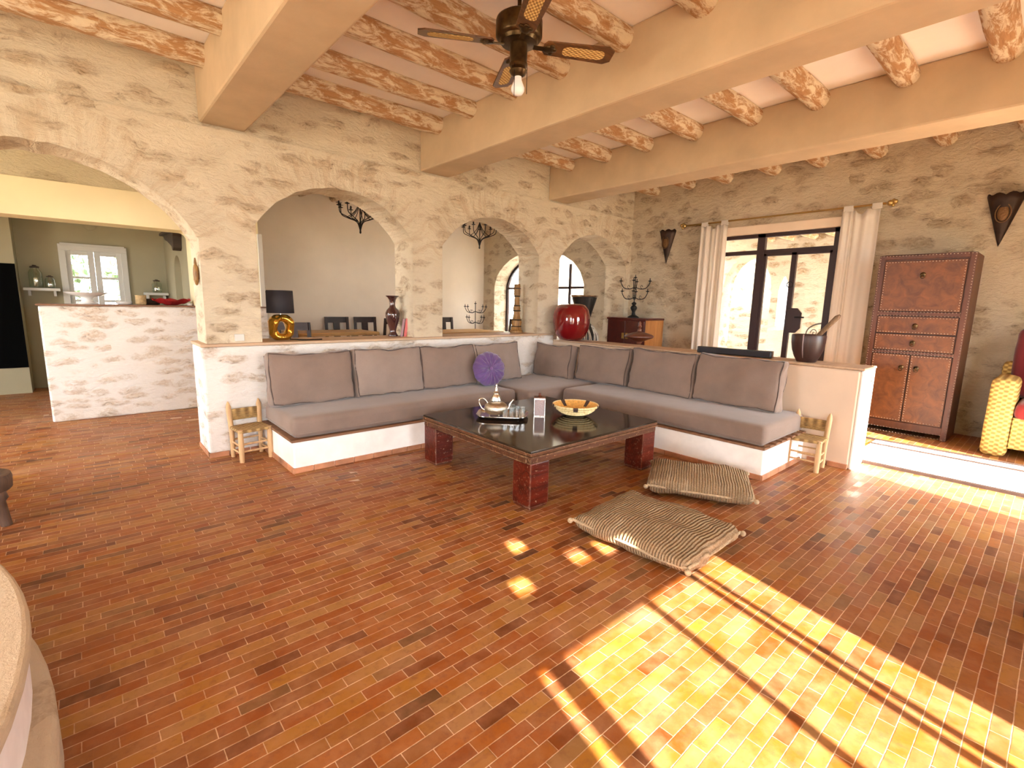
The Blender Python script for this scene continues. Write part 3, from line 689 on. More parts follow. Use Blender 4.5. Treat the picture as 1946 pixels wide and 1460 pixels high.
def back_cushion(w, h, th, loc, rz, tilt, label, m, seed):
    """front faces local -Y, bottom edge at loc"""
    t = thing('back_cushion', label, 'cushion', loc, rz, 'back cushions of the sofa')
    Mx = Euler((-tilt, 0, 0)).to_matrix().to_4x4() @ Matrix.Translation((0, 0, h/2))
    b = MB(); b.soft(w, th, h, .045, .040, 1, 18, .022, seed, Mx)
    for v in b.b.verts:          # corners pulled out, top edge sagging
        q = Mx.inverted() @ v.co; u, ww = q.x/(w/2), q.z/(h/2)
        q.z -= .022*(1-u*u)*max(0, ww); q.x *= 1+.02*abs(ww)**3
        v.co = Mx @ q
    b.out('cover', m, t, smooth=75)
    b = MB()
    for s in (-1, 1):
        b.M = Mx; p = []; hx, hz = w/2-.018, h/2-.018
        for k in range(40):
            a = k/40*4; e = int(a); f = a-e
            x, z = [(hx-2*hx*f, hz), (-hx, hz-2*hz*f), (-hx+2*hx*f, -hz), (hx, -hz+2*hz*f)][e]
            u, ww = x/(w/2), z/(h/2)
            z -= .022*(1-u*u)*max(0, ww)
            n = noise.noise_vector(Vector((x, s*th/2, z))*5.5+Vector((seed*3.1, seed, 0)))*.022
            p.append(Vector((x*1.012, s*(th/2-.012), z*1.012))+n)
        b.tube(p, .007, 6, closed=True)
    b.out('piping', M_taupe_d, t, smooth=60)
    return t
LC = ['taupe back cushion at the far left end of the sofa, near the small chair', 'taupe back cushion second from the left end of the left sofa run', 'taupe back cushion left of the purple round cushion', 'lighter taupe back cushion behind and right of the purple round cushion']
for i, x in enumerate((1.77, 2.655, 3.475, 4.31)):
    back_cushion(.86 if i != 2 else .82, .545, .17, (x, 5.15+(.02 if i == 3 else 0), .525), (0, .02, -.02, .12)[i], .20, LC[i], M_taupe_l if i in (1, 3) else M_taupe, 10+i)
back_cushion(.74, .50, .17, (5.30, 5.07, .525), -PI/2, .16, 'shaded taupe back cushion in the sofa corner, first beside the red apple', M_taupe, 21)
for i, y in enumerate((4.22, 3.30, 2.36)):
    back_cushion((.86, .90, .93)[i], (.52, .545, .56)[i], .17, (5.40, y, .525), -PI/2+(.02, -.03, .02)[i], .19,
        ['taupe back cushion of the right sofa run, below the dark chest', 'taupe back cushion in the middle of the right sofa run', 'taupe back cushion at the right end of the sofa, in front of the mortar'][i], M_taupe, 30+i)
# purple round cushion
t = thing('round_cushion', 'purple pleated round cushion leaning on the sofa cushions', 'cushion', (3.95, 4.93, .54))
b = MB(); rings = []; n = 72
for s in (1, -1):
    for j in range(13):
        rr = j/12; ring = []
        for k in range(n):
            a = 2*PI*k/n; pl = .012*math.sin(a*18+2.5*rr+noise.noise(Vector((a*2, rr*2, s)))*2)*min(1, rr*2.2)*(1 if rr < .95 else .4)
            zz = .085*(1-rr**3.2)**.6*(1-.55*math.exp(-(rr/.16)**2)) + pl
            R = .225*rr*(1+.02*math.sin(a*9))
            ring.append(b.v((R*math.cos(a)+1e-4*math.cos(a), -s*zz, R*math.sin(a)+1e-4*math.sin(a))))
        rings.append(ring)
    for j in range(12):
        A, Bq = rings[-13+j], rings[-12+j]
        for k in range(n): b.f([A[k], A[(k+1) % n], Bq[(k+1) % n], Bq[k]])
for k in range(n): b.f([rings[12][k], rings[12][(k+1) % n], rings[25][(k+1) % n], rings[25][k]])
cv = b.out('cover', M_purple, t, smooth=70)
b = MB(); b.ball((0, -.075, 0), .024, sc=(1, .6, 1)); bt = b.out('button', M_purple, t, smooth=80)
for o in (cv, bt): o.location = (0, 0, .215); o.rotation_euler = (-.22, 0, 0)
t.rotation_euler = (0, 0, -.25)

# ------------------------------------------------------------------ coffee table
ct = thing('coffee_table', 'large square dark mahogany coffee table with thick worn legs', 'table', (3.36, 3.37, 0))
hx, hy = .86, .78
for sx in (-1, 1):
    for sy in (-1, 1):
        b = MB(); x0, x1 = sorted((sx*hx, sx*(hx-.21))); y0, y1 = sorted((sy*hy, sy*(hy-.21)))
        b.box(x0+.006, x1-.006, y0+.006, y1-.006, 0, .385); b.box(x0, x1, y0, y1, .02, .385)
        b.out('leg', M_table, ct, bevel=.012)
b = MB()
for (x0, x1, y0, y1) in ((-hx, hx, -hy, -hy+.06), (-hx, hx, hy-.06, hy), (-hx, -hx+.06, -hy+.06, hy-.06), (hx-.06, hx, -hy+.06, hy-.06)):
    b.box(x0, x1, y0, y1, .375, .455)
b.out('apron', M_apron, ct, bevel=.008)
b = MB()
for (x0, x1, y0, y1) in ((-hx-.014, hx+.014, -hy-.014, -hy+.05), (-hx-.014, hx+.014, hy-.05, hy+.014), (-hx-.014, -hx+.05, -hy+.05, hy-.05), (hx-.05, hx+.014, -hy+.05, hy-.05)):
    b.box(x0, x1, y0, y1, .425, .44); b.box(x0+.004, x1-.004, y0+.004, y1-.004, .445, .468)
b.out('edge_moulding', M_apron, ct, bevel=.005)
MB().box(-hx-.006, hx+.006, -hy-.006, hy+.006, .462, .485).out('table_top', M_top, ct, bevel=.004)
Z = .485
# tray with teapot and glasses
tr = thing('tea_tray', 'rectangular silver tray with rounded raised rim on the coffee table', 'tray', (3.09, 3.63, Z), -.80)
def rr_poly(w, h, r, n=5):
    out = []
    for cx, cy, a in ((w/2-r, h/2-r, 0), (-w/2+r, h/2-r, PI/2), (-w/2+r, -h/2+r, PI), (w/2-r, -h/2+r, 1.5*PI)):
        for k in range(n+1): out.append((cx+r*math.cos(a+k*PI/2/n), cy+r*math.sin(a+k*PI/2/n)))
    return out
b = MB(); b.prism(rr_poly(.44, .33, .09), .008, .014); b.out('plate', M_silver, tr)
b = MB(); pin, pout, pr = rr_poly(.44, .33, .09), rr_poly(.50, .39, .11), rr_poly(.51, .40, .115)
L = [[b.v((*p, z)) for p in q] for q, z in ((pin, .012), (pout, .035), (pr, .037), (pr, .031), (pin, .006))]
for A, Bq in zip(L[:-1], L[1:]):
    for k in range(len(A)): b.f([A[k], A[(k+1) % len(A)], Bq[(k+1) % len(A)], Bq[k]])
b.out('rim', M_silver, tr, smooth=40)
for sx in (-1, 1):
    for sy in (-1, 1): MB().ball((sx*.16, sy*.10, .004), .0076).out('foot', M_silver, tr)
tp = thing('teapot', 'engraved silver teapot with tall domed lid on the tray', 'teapot', (3.03, 3.66, Z+.015), 0)
b = MB(); b.lathe([(.06, .012), (.085, .02), (.110, .045), (.120, .075), (.110, .105), (.082, .128), (.060, .138), (.064, .146), (.058, .150)], 32)
for k in range(3):
    a = k*2.1+.3; b.ball((.06*math.cos(a), .06*math.sin(a), .010), .011)
b.out('body', M_pewter, tp, smooth=60)
b = MB(); b.lathe([(.062, .150), (.064, .157), (.050, .175), (.052, .182), (.030, .205), (.026, .222), (.034, .228), (.020, .240), (.012, .252), (.017, .262), (.012, .272), (.007, .285), (.011, .297), (.004, .318), (.0005, .322)], 28); b.out('lid', M_silver, tp, smooth=60)
dx = Vector((-.70, .70, 0))       # handle to the left as seen, spout to the right
b = MB(); b.tube(bez([dx*.085+Vector((0,0,.125)), dx*.125+Vector((0,0,.165)), dx*.165+Vector((0,0,.155)), dx*.170+Vector((0,0,.115)), dx*.140+Vector((0,0,.065)), dx*.095+Vector((0,0,.045))], 6), .008, 8); b.out('handle', M_silver, tp, smooth=60)
b = MB(); P = bez([-dx*.085+Vector((0,0,.055)), -dx*.125+Vector((0,0,.075)), -dx*.145+Vector((0,0,.125)), -dx*.175+Vector((0,0,.165))], 6); b.tube(P, [.020-.012*i/(len(P)-1) for i in range(len(P))], 10); b.out('spout', M_silver, tp, smooth=60)
gp = None
for i, (x, y, h, lab) in enumerate(((3.09, 3.49, .095, 'small tea glass at the near edge of the tray'), (3.15, 3.48, .105, 'tea glass on the tray, second from the right rim'), (3.19, 3.44, .10, 'tea glass nearest the right rim of the tray'), (3.16, 3.56, .11, 'tall tea glass on the tray behind the others'), (3.03, 3.52, .085, 'low tea glass on the tray in front of the teapot'))):
    b = MB(); b.lathe([(.022, .0), (.024, .004), (.029, h), (.027, h), (.022, .008), (.0005, .007)], 18, caps=False)
    o = b.out('tea_glass', M_tea, loc=(x, y, Z+.0145), smooth=50); tag(o, lab, 'glass', 'tea glasses on the tray')
tn = thing('tin_box', 'tall square tin caddy with knobbed lid on the coffee table', 'tin', (3.42, 3.44, Z), -.75)
MB().box(-.050, .050, -.050, .050, 0, .185).out('body', M_tinf, tn, bevel=.006)
b = MB()
for s in (-1, 1):
    b.box(s*.053-.004, s*.053+.004, -.056, -.048, 0, .187); b.box(s*.053-.004, s*.053+.004, .048, .056, 0, .187)
    b.box(-.055, .055, s*.052-.004, s*.052+.004, 0, .010); b.box(-.055, .055, s*.052-.004, s*.052+.004, .172, .188)
    b.box(s*.052-.004, s*.052+.004, -.055, .055, .172, .188); b.box(s*.052-.004, s*.052+.004, -.055, .055, 0, .010)
b.out('frame', M_silver, tn, bevel=.002)
b = MB(); b.box(-.058, .058, -.058, .058, .187, .197); b.lathe([(.030, .197), (.015, .204), (.008, .212), (.016, .220), (.012, .232), (.0005, .236)], 14); b.out('lid', M_wood_m, tn, bevel=.002)
# coiled basket bowl
t_ = NT('coiled_straw'); tc = t_.new('ShaderNodeTexCoord'); sxyz = t_.new('ShaderNodeSeparateXYZ', {'Vector': tc.outputs['Object']})
nn = t_.noise(tc.outputs['Object'], 70, 3)
t_.col(t_.ramp(nn.outputs[0], [(.3, (.55,.38,.14)), (.6, (.80,.66,.36))])); t_.rough(.8); t_.bump(nn.outputs[0], .6, .004); M_coil = t_.m
M_coil_in = mat('coiled_straw_inside', (.72,.40,.10), .8, var=.2, vs=40, bump=.5, bs=70); M_coil_d = mat('coiled_straw_dark', (.045,.025,.020), .8, bump=.5, bs=70)
bk = thing('basket_bowl', 'shallow coiled straw bowl with black blocks on the rim', 'bowl', (3.74, 3.24, Z))
b = MB(); out_ = [(.0005, .004), (.075, .004)]
for i in range(7):
    r0 = .085+.145*(i/6)**.8; z0 = .012+.088*(i/6)**1.5; out_ += [(r0+.007, z0), (r0+.004, z0+.010)]
rimtop = [(.238, .112), (.232, .119), (.224, .112)]
inn = [(.205, .090), (.17, .062), (.13, .040), (.08, .024), (.0005, .018)]
prof = out_+rimtop+inn; no, nr = len(out_), len(rimtop)
def mf(i, k):
    dark = (k % 12) in (0, 1) and i >= no-5
    return 2 if dark and i < no+nr else (1 if i >= no+nr-1 else 0) if not (dark and i < no+nr+1) else 2
b.lathe(prof, 60, mfun=mf, caps=False); b.out('bowl', [M_coil, M_coil_in, M_coil_d], bk, smooth=60)

# ------------------------------------------------------------------ woven floor cushions
def floor_cushion(w, d, h, loc, rz, label, seed):
    t = thing('floor_cushion', label, 'floor cushion', loc, rz, 'woven floor cushions'); b = MB()
    b.soft(w, d, h*.55, .05, h*.28, 2, 22, .022, seed, Matrix.Translation((0, 0, h*.5)))
    for v in b.b.verts: v.co.z = max(.002, v.co.z)
    b.out('cover', M_wool, t, smooth=75)
    b = MB(); p = []
    hx, hy = w/2-.006, d/2-.006
    for k in range(64):
        a = k/64*4; e = int(a); f = a-e; x, y = [(hx-2*hx*f, hy), (-hx, hy-2*hy*f), (-hx+2*hx*f, -hy), (hx, -hy+2*hy*f)][e]
        p.append((x, y, h*.5+noise.noise(Vector((x*4, y*4, seed)))*.018))
    b.tube(p, .011, 6, closed=True); b.out('braided_edge', M_woolrope, t, smooth=60)
    for sx, sy in ((-1, 1), (1, 1), (1, -1), (-1, -1)): MB().ball((sx*(hx+.014), sy*(hy+.014), h*.48), .020).out('corner_tuft', M_woolrope, t, smooth=60)
floor_cushion(.74, .88, .18, (2.88, 1.72, 0), .02, 'striped brown wool floor cushion in front, its near end in the sun', 4)
floor_cushion(.70, .84, .18, (4.02, 2.00, 0), .50, 'striped brown wool floor cushion behind the other, beside the sofa end', 8)

# ------------------------------------------------------------------ two small rush chairs
def mini_chair(loc, rz, label):      # faces local -Y
    t = thing('small_chair', label, 'chair', loc, rz, 'small rush-seated chairs')
    w, d = .135, .125
    for sx in (-1, 1):
        b = MB(); b.tube([(sx*w, -d, 0), (sx*w, -d, .15), (sx*w, -d, .325)], [.022, .026, .024], 8); b.out('leg', M_chairwood, t, smooth=60)
        b = MB(); b.tube([(sx*w, d, 0), (sx*w, d, .25), (sx*w*1.05, d+.02, .47), (sx*w*1.06, d+.028, .515), (sx*w*1.07, d+.032, .545), (sx*w*1.07, d+.035, .570)], [.021, .024, .026, .025, .016, .004], 8); b.out('leg', M_chairwood, t, smooth=60)
    for z in (.085, .16):
        for sx in (-1, 1): MB().tube([(sx*w, -d, z), (sx*w, d, z)], .010, 6).out('stretcher', M_chairwood, t)
        for sy in (-1, 1): MB().tube([(-w, sy*d, z+.02), (w, sy*d, z+.02)], .010, 6).out('stretcher', M_chairwood, t)
    b = MB(); b.soft(.315, .295, .034, .017, -.008, 2, 12, .004, 1, Matrix.Translation((0, 0, .307))); b.out('seat', M_rush, t, smooth=60)
    b = MB()
    for i in range(7): b.tube([(-w-.005, d+.012+.0012*i, .385+.016*i), (w+.005, d+.012+.0012*i, .385+.016*i)], .0105, 6)
    b.out('backrest', M_rush, t, smooth=60)
    return t
mini_chair((1.19, 5.33, 0), .10, 'small wooden chair with woven rush seat against the left low wall end')
mini_chair((5.50, 1.62, 0), -PI/2+.08, 'small wooden chair with woven rush seat by the right sofa end')

# ------------------------------------------------------------------ things on the low walls
LZ = 1.145
lp = thing('table_lamp', 'gold ring table lamp with black drum shade on the ledge', 'lamp', (1.66, 5.76, LZ), .12)
b = MB(); R = 20
def ring_pt(a, c):
    ox, oz = .132*max(-1, min(1, math.cos(a)*1.12)), .142*max(-1, min(1, math.sin(a)*1.10)); ix, iz = .050*math.cos(a), .066*math.sin(a)
    mx, mz = (ox+ix)/2, (oz+iz)/2; hxx, hzz = (ox-ix)/2, (oz-iz)/2
    return Vector((mx+hxx*math.cos(c), .075*math.sin(c)*(1+.25*math.sin(3*a)), .143+mz+hzz*math.cos(c)))
g = [[b.v(ring_pt(2*PI*i/40, 2*PI*j/16)) for j in range(16)] for i in range(40)]
for i in range(40):
    for j in range(16): b.f([g[i][j], g[(i+1) % 40][j], g[(i+1) % 40][(j+1) % 16], g[i][(j+1) % 16]])
b.out('base', M_gold, lp, smooth=80)
MB().tube([(0, 0, .275), (0, 0, .36)], .009, 8).out('stem', M_silver, lp)
b = MB(); b.lathe([(.138, .300), (.132, .545)], 32, caps=False); b.out('shade', M_shade, lp, smooth=50, solid=.004)
MB().tube(bez([(.10, .02, .008), (.16, -.10, .006), (.26, -.14, .006), (.40, -.13, .006)]), .006, 6).out('power_cable', M_iron, lp)
vs = MB().lathe([(.062, 0), (.066, .015), (.055, .03), (.042, .055), (.044, .085), (.060, .14), (.082, .21), (.094, .27), (.094, .305), (.078, .34), (.045, .375), (.036, .40), (.036, .44), (.044, .475), (.064, .505), (.086, .520), (.088, .527), (.078, .524), (.040, .49), (.0005, .48)], 36).out('baluster_vase', M_vase, loc=(3.085, 5.89, LZ), smooth=60)
tag(vs, 'dark oxblood baluster vase with flared neck on the ledge', 'vase')
for i, (x, c, th, h, tl, lab) in enumerate(((3.165, (.30,.17,.19), .030, .235, .16, 'mauve paperback leaning on the ledge, first beside the vase'), (3.203, (.52,.10,.09), .036, .240, .14, 'red book leaning on the ledge, in the middle of the three'), (3.243, (.78,.50,.14), .034, .245, .13, 'yellow book leaning on the ledge, third beside the vase'))):
    t = thing('book', lab, 'book', (x, 5.84-.5*(x-3.165), LZ+.001), -.50, 'books on the ledge')
    mc = mat('book_cover_%d' % i, c, .55)
    b = MB(); b.box(0, .004, -.065, .065, 0, h); b.box(th-.004, th, -.065, .065, 0, h); b.box(0, th, -.068, -.063, 0, h); k = b.out('cover', mc, t, rot=(0, tl, 0))
    MB().box(.004, th-.004, -.063, .060, .004, h-.004).out('pages', M_ceram, t, rot=(0, tl, 0))
ho = thing('carved_figure', 'slim carved brown wooden figure standing on the ledge under the third arch', 'figure', (5.28, 5.90, LZ))
b = MB(); b.lathe([(.105, 0), (.105, .03), (.085, .05), (.075, .12), (.085, .17), (.060, .24), (.048, .32), (.060, .38), (.045, .46), (.040, .56), (.052, .60), (.052, .74), (.044, .77), (.0005, .77)], 14); b.out('body', M_mask, ho, smooth=40)
for z, r in ((.10, .085), (.205, .085), (.35, .066), (.43, .058), (.58, .056), (.70, .060)): MB().lathe([(r-.014, z-.012), (r+.004, z), (r-.014, z+.012)], 14, caps=False).out('carved_band', M_corbel, ho)
ap = thing('lacquer_apple', 'large glossy red apple ornament on the corner of the low wall', 'apple', (5.50, 5.0, 1.045))
b = MB(); b.lathe([(.0005, .02), (.06, .015), (.12, .0), (.17, .012), (.225, .07), (.268, .16), (.285, .27), (.280, .36), (.255, .445), (.205, .505), (.14, .525), (.08, .505), (.03, .47), (.0005, .46)], 48)
for v in b.b.verts:
    a = math.atan2(v.co.y, v.co.x); rr = math.hypot(v.co.x, v.co.y); k = 1+.018*math.cos(5*a)*(1 if v.co.z > .3 else .6); v.co.x *= k; v.co.y *= k
b.out('body', M_redgl, ap, smooth=80); MB().tube(bez([(0, 0, .46), (.005, .01, .50), (.02, .015, .525)]), .009, 8).out('stalk', M_redgl, ap, smooth=60)
ap.location = (5.90, 5.275, 1.045); ap.scale = (1.04, 1.04, 1.10)
mo = thing('mortar', 'dark carved wooden mortar bowl on the end of the right low wall', 'mortar', (5.95, 1.86, 1.045))
b = MB(); b.lathe([(.0005, 0), (.090, 0), (.098, .012), (.125, .06), (.150, .13), (.163, .21), (.166, .285), (.160, .298), (.150, .292), (.143, .22), (.12, .11), (.07, .05), (.0005, .045)], 36); b.out('bowl', M_mortar, mo, smooth=60)
b = MB(); b.tube([(-.168, .0, .30), (-.166, .0, .20), (-.150, 0, .12), (-.115, .0, .05)], .006, 6); b.out('crack_strip', M_tinf, mo)
b = MB(); P = [Vector((5.95, 1.92, 1.13)), Vector((5.93, 1.80, 1.29)), Vector((5.90, 1.67, 1.45)), Vector((5.885, 1.60, 1.535)), Vector((5.88, 1.575, 1.56))]
b.tube([p-P[0] for p in P], [.030, .024, .023, .026, .012], 12); pe = b.out('pestle', M_pestle, loc=P[0], smooth=60); tag(pe, 'long wooden pestle leaning in the mortar bowl', 'pestle')

# ------------------------------------------------------------------ behind the right low wall, on the platform
PZ = .17
ch = thing('chest_of_drawers', 'dark red cabinet chest with orange side behind the low wall, below the candelabra', 'chest', (7.46, 5.155, PZ))
b = MB(); b.box(-.26, .28, -.40, .40, .06, 1.20); b.out('carcass', [M_chest], ch, bevel=.006)
MB().box(-.262, .282, -.406, -.398, .06, 1.20).out('side_panel', M_chest_s, ch); MB().box(-.28, .29, -.415, .41, 1.20, 1.235).out('top', M_chest, ch, bevel=.005)
for s in (-1, 1):
    dd = MB().box(-.275, -.26, s*.195-.185, s*.195+.185, .62, 1.18).out('door', M_chest, ch, bevel=.004)
    b = MB(); b.cbox((-.28, s*.04, .92), (.008, .05, .10)); b.ball((-.29, s*.04, .90), .012); b.out('handle', M_brass, dd)
    for z in (.12, .37):
        dr = MB().box(-.275, -.26, s*.195-.185, s*.195+.185, z, z+.22).out('drawer', M_chest, ch, bevel=.004); b = MB(); b.ball((-.285, s*.195, z+.11), .014); b.out('knob', M_brass, dr)
for sx in (-.23, .25):
    for sy in (-.36, .36): MB().box(sx-.03, sx+.03, sy-.03, sy+.03, 0, .06).out('foot', M_chest, ch)
def candelabra(loc, label, h, tiers, base, rz=0, name='candelabra'):
    t = thing(name, label, 'candelabra', loc, rz, None)
    if base == 'turned':
        b = MB(); b.lathe([(.10, 0), (.10, .012), (.07, .03), (.035, .05), (.028, .09), (.034, .12), (.055, .155), (.060, .175), (.045, .20), (.025, .22), (.042, .24), (.042, .255), (.012, .28)], 20); b.out('base', M_iron, t, smooth=50)
    else:
        b = MB(); b.tube([(0,0,0), (0,0,.3)], .012, 8)
        for k in range(3): a = k*2.09; b.tube(bez([(0,0,.16), (.10*math.cos(a), .10*math.sin(a), .10), (.18*math.cos(a), .18*math.sin(a), .006)]), .009, 6)
        b.out('base', M_iron, t)
    MB().tube([(0, 0, .2), (0, 0, h)], .008, 8).out('stem', M_iron, t)
    for z, r, n, a0 in tiers:
        for k in range(n):
            a = a0+2*PI*k/n; c, s = math.cos(a), math.sin(a)
            b = MB(); b.tube(bez([(0, 0, z), (r*.35*c, r*.35*s, z-.035), (r*.75*c, r*.75*s, z-.02), (r*.98*c, r*.98*s, z+.06), (r*c, r*s, z+.10)], 6), .007, 6)
            b.tube(arcpts((r*.45*c, r*.45*s, z+.0), .028, 0, 5, 10), .004, 5)
            ar = b.out('arm', M_iron, t, smooth=60)
            b = MB(); b.lathe([(.004, z+.09), (.030, z+.10), (.034, z+.108), (.008, z+.112), (.006, z+.15), (.0005, z+.155)], 10, (r*c, r*s, 0)); b.out('candle_cup', M_iron, ar)
    b = MB(); b.lathe([(.004, h-.01), (.030, h), (.034, h+.008), (.008, h+.012), (.005, h+.05), (.0005, h+.055)], 10); b.out('candle_cup', M_iron, t)
    return t
candelabra((7.44, 5.18, PZ+1.236), 'black iron candelabra with turned base on the dark red chest', .70, [(.36, .22, 4, .5), (.54, .25, 4, .5)], 'turned')
dj = thing('goblet_drum', 'tall black goblet drum with white inlaid pattern behind the apple', 'drum', (6.75, 5.75, PZ))
b = MB(); b.lathe([(.16, 0), (.17, .02), (.14, .20), (.12, .42), (.20, .60), (.265, .74), (.28, .84), (.265, .93), (.20, 1.04), (.125, 1.12), (.105, 1.17), (.115, 1.20), (.16, 1.36), (.215, 1.54), (.228, 1.59)], 40); b.out('body', M_drum, dj, smooth=50)
b = MB(); b.lathe([(.228, 1.575), (.244, 1.585), (.248, 1.60), (.236, 1.612), (.21, 1.605), (.0005, 1.60)], 40); b.out('rim', M_silver, dj, smooth=50)
b = MB()
def drum_r(z):
    T = [(.60, .20), (.74, .265), (.84, .28), (.93, .265), (1.04, .20), (1.12, .125)]
    for (z0, r0), (z1, r1) in zip(T[:-1], T[1:]):
        if z0 <= z <= z1: return r0+(r1-r0)*(z-z0)/(z1-z0)
    return .2
for k in range(9):
    a0 = k*2*PI/9
    for w, zt in ((.26, 1.08), (.14, 1.02)):
        p = []
        for i in range(17):
            u = -1+2*i/16; z = .74+(zt-.74)*(1-abs(u)**2.2); a = a0+w*u*(1+.2*(1-abs(u))); r = drum_r(z)+.002; p.append((r*math.cos(a), r*math.sin(a), z))
        b.tube(p, .008, 5)
b.out('white_inlay', M_bone, dj)
ms = thing('turned_stand', 'brown mushroom-shaped turned wooden stand behind the right low wall', 'stand', (6.48, 4.38, PZ))
b = MB(); b.lathe([(.15, 0), (.15, .03), (.05, .07), (.035, .30), (.045, .50), (.030, .70), (.040, .86), (.05, .90)], 24); b.out('post', M_wood_m, ms, smooth=50)
b = MB(); b.lathe([(.05, .895), (.20, .955), (.222, .970), (.222, .985), (.19, 1.01), (.10, 1.035), (.05, 1.045)], 32); b.out('cap', M_wood_m, ms, smooth=50)
b = MB(); b.lathe([(.05, 1.045), (.028, 1.06), (.030, 1.09), (.016, 1.10), (.032, 1.13), (.016, 1.155), (.022, 1.18), (.0005, 1.215)], 16); b.out('finial', M_wood_m, ms, smooth=50)
tv = thing('soundbar', 'long black soundbar lying on the low wall, left of the mortar', 'speaker', (5.905, 2.64, 1.046), .12)
MB().box(-.045, .045, -.43, .43, .004, .082).out('housing', M_tv, tv, bevel=.008); MB().box(-.049, -.044, -.41, .41, .014, .072).out('front_grille', M_shade, tv)
for yy in (-.35, .35): MB().box(-.03, .03, yy-.02, yy+.02, 0, .006).out('foot', M_tv, tv)

# ------------------------------------------------------------------ tall leather cabinet (front faces -X)
cb = thing('leather_cabinet', 'tall brown leather cabinet with nail-head trim beside the white curtain', 'cabinet', (7.19, 1.17, PZ))
HW = .425; HT = 2.085
def studs(b, y0, y1, z0, z1, x, step=.030, m=1, sides='tblr'):
    def dot(y, z):
        c = Vector((x, y, z)); vs = [b.v(c+Vector((0, 0.0050*math.cos(k*PI/3), 0.0050*math.sin(k*PI/3)))) for k in range(6)]; tip = b.v(c+Vector((-.004, 0, 0)))
        for k in range(6): b.f([vs[k], vs[(k+1) % 6], tip], m)
    n = max(1, round((y1-y0)/step))
    for i in range(n+1):
        y = y0+(y1-y0)*i/n
        if 't' in sides: dot(y, z1)
        if 'b' in sides: dot(y, z0)
    n = max(1, round((z1-z0)/step))
    for i in range(1, n):
        z = z0+(z1-z0)*i/n
        if 'l' in sides: dot(y1, z)
        if 'r' in sides: dot(y0, z)
b = MB(); b.box(.012, .565, -HW+.004, HW-.004, .062, HT-.034); b.box(0, .57, -HW, -HW+.055, 0, HT); b.box(0, .57, HW-.055, HW, 0, HT); b.box(0, .57, -HW+.055, HW-.055, HT-.05, HT)
for z0, z1 in ((.06, .15), (.955, .985), (1.395, 1.44)): b.box(.001, .3, -HW+.052, HW-.052, z0+.001, z1)
o = b.out('body', [M_leather_e, M_nail], cb, bevel=.004)
b = MB(); studs(b, -HW+.010, HW-.010, .015, HT-.010, -.001, .030, 0); pass
for z in (.957, .983, 1.397, 1.438, .065): studs(b, -HW+.06, HW-.06, z, z, -.001, .030, 0, 't')
so_ = b.out('nail_trim', M_nail, cb); so_['kind'] = 'stuff'
def ring_pull(par, y, z):
    b = MB(); b.lathe([(.026, 0), (.024, .006), (.010, .010), (.008, .020), (.0005, .022)], 16, (0, 0, 0), 0, Matrix.Translation((-.013, y, z)) @ Euler((0, -PI/2, 0)).to_matrix().to_4x4()); b.tube(arcpts((-.030, y, z-.022), .020, 0, 2*PI, 16, 'yz')[:-1], .0045, 6, closed=True); b.out('ring_pull', M_bronze, par, smooth=60)
I = HW-.065
def leaf(name, y0, y1, z0, z1, py, pz):
    MB().box(.006, .02, y0-.006, y1+.006, z0-.006, z1+.006).out('shadow_gap', M_gap, cb)
    b = MB(); b.box(-.006, .02, y0, y1, z0, z1)
    studs(b, y0+.012, y1-.012, z0+.012, z1-.012, -.0065, .028)
    p = b.out(name, [M_leather, M_nail], cb); ring_pull(p, py, pz)
leaf('drop_front', -I, I, 1.45, HT-.07, 0, 1.86); leaf('drawer', -I, I, 1.195, 1.385, 0, 1.285); leaf('drawer', -I, I, .995, 1.180, 0, 1.09)
leaf('door', .006, I, .16, .945, .07, .80); leaf('door', -I, -.006, .16, .945, -.07, .80)

# ------------------------------------------------------------------ wall sconces
def sconce(y, lab, s=1):
    t = thing('wall_sconce', lab, 'sconce', (7.815, y, 2.35), 0, 'iron cone sconces on the stone wall'); b = MB(); n = 18; rows = []
    for j in range(9):
        v = j/8; r = []
        for i in range(n+1):
            a = PI/2+PI*i/n; top = .55+.030*abs(math.sin(i/n*PI*4))
            r.append(b.v((.10*v*math.cos(a), -.155*v*math.sin(a-PI)*-1*-1, top*v)))
        rows.append(r)
    for j in range(8):
        for i in range(n): b.f([rows[j][i], rows[j][i+1], rows[j+1][i+1], rows[j+1][i]])
    b.out('cone', M_sconce, t, smooth=60, solid=.004)
    b = MB(); b.ball((-.066, 0, .36), .05, 14, 0, (.35, 1.0, 1.7)); b.tube([(-.066+.05*0-.006, .062*math.cos(a), .36+.10*math.sin(a)) for a in [2*PI*k/20 for k in range(20)]], .006, 6, closed=True); b.out('medallion', M_medal, t, smooth=60)
    MB().box(-.02, .012, -.03, .03, .42, .50).out('bracket', M_iron, t)
sconce(4.83, 'small dark iron cone sconce left of the curtains, above the candelabra'); sconce(.655, 'dark iron cone sconce above right of the leather cabinet')

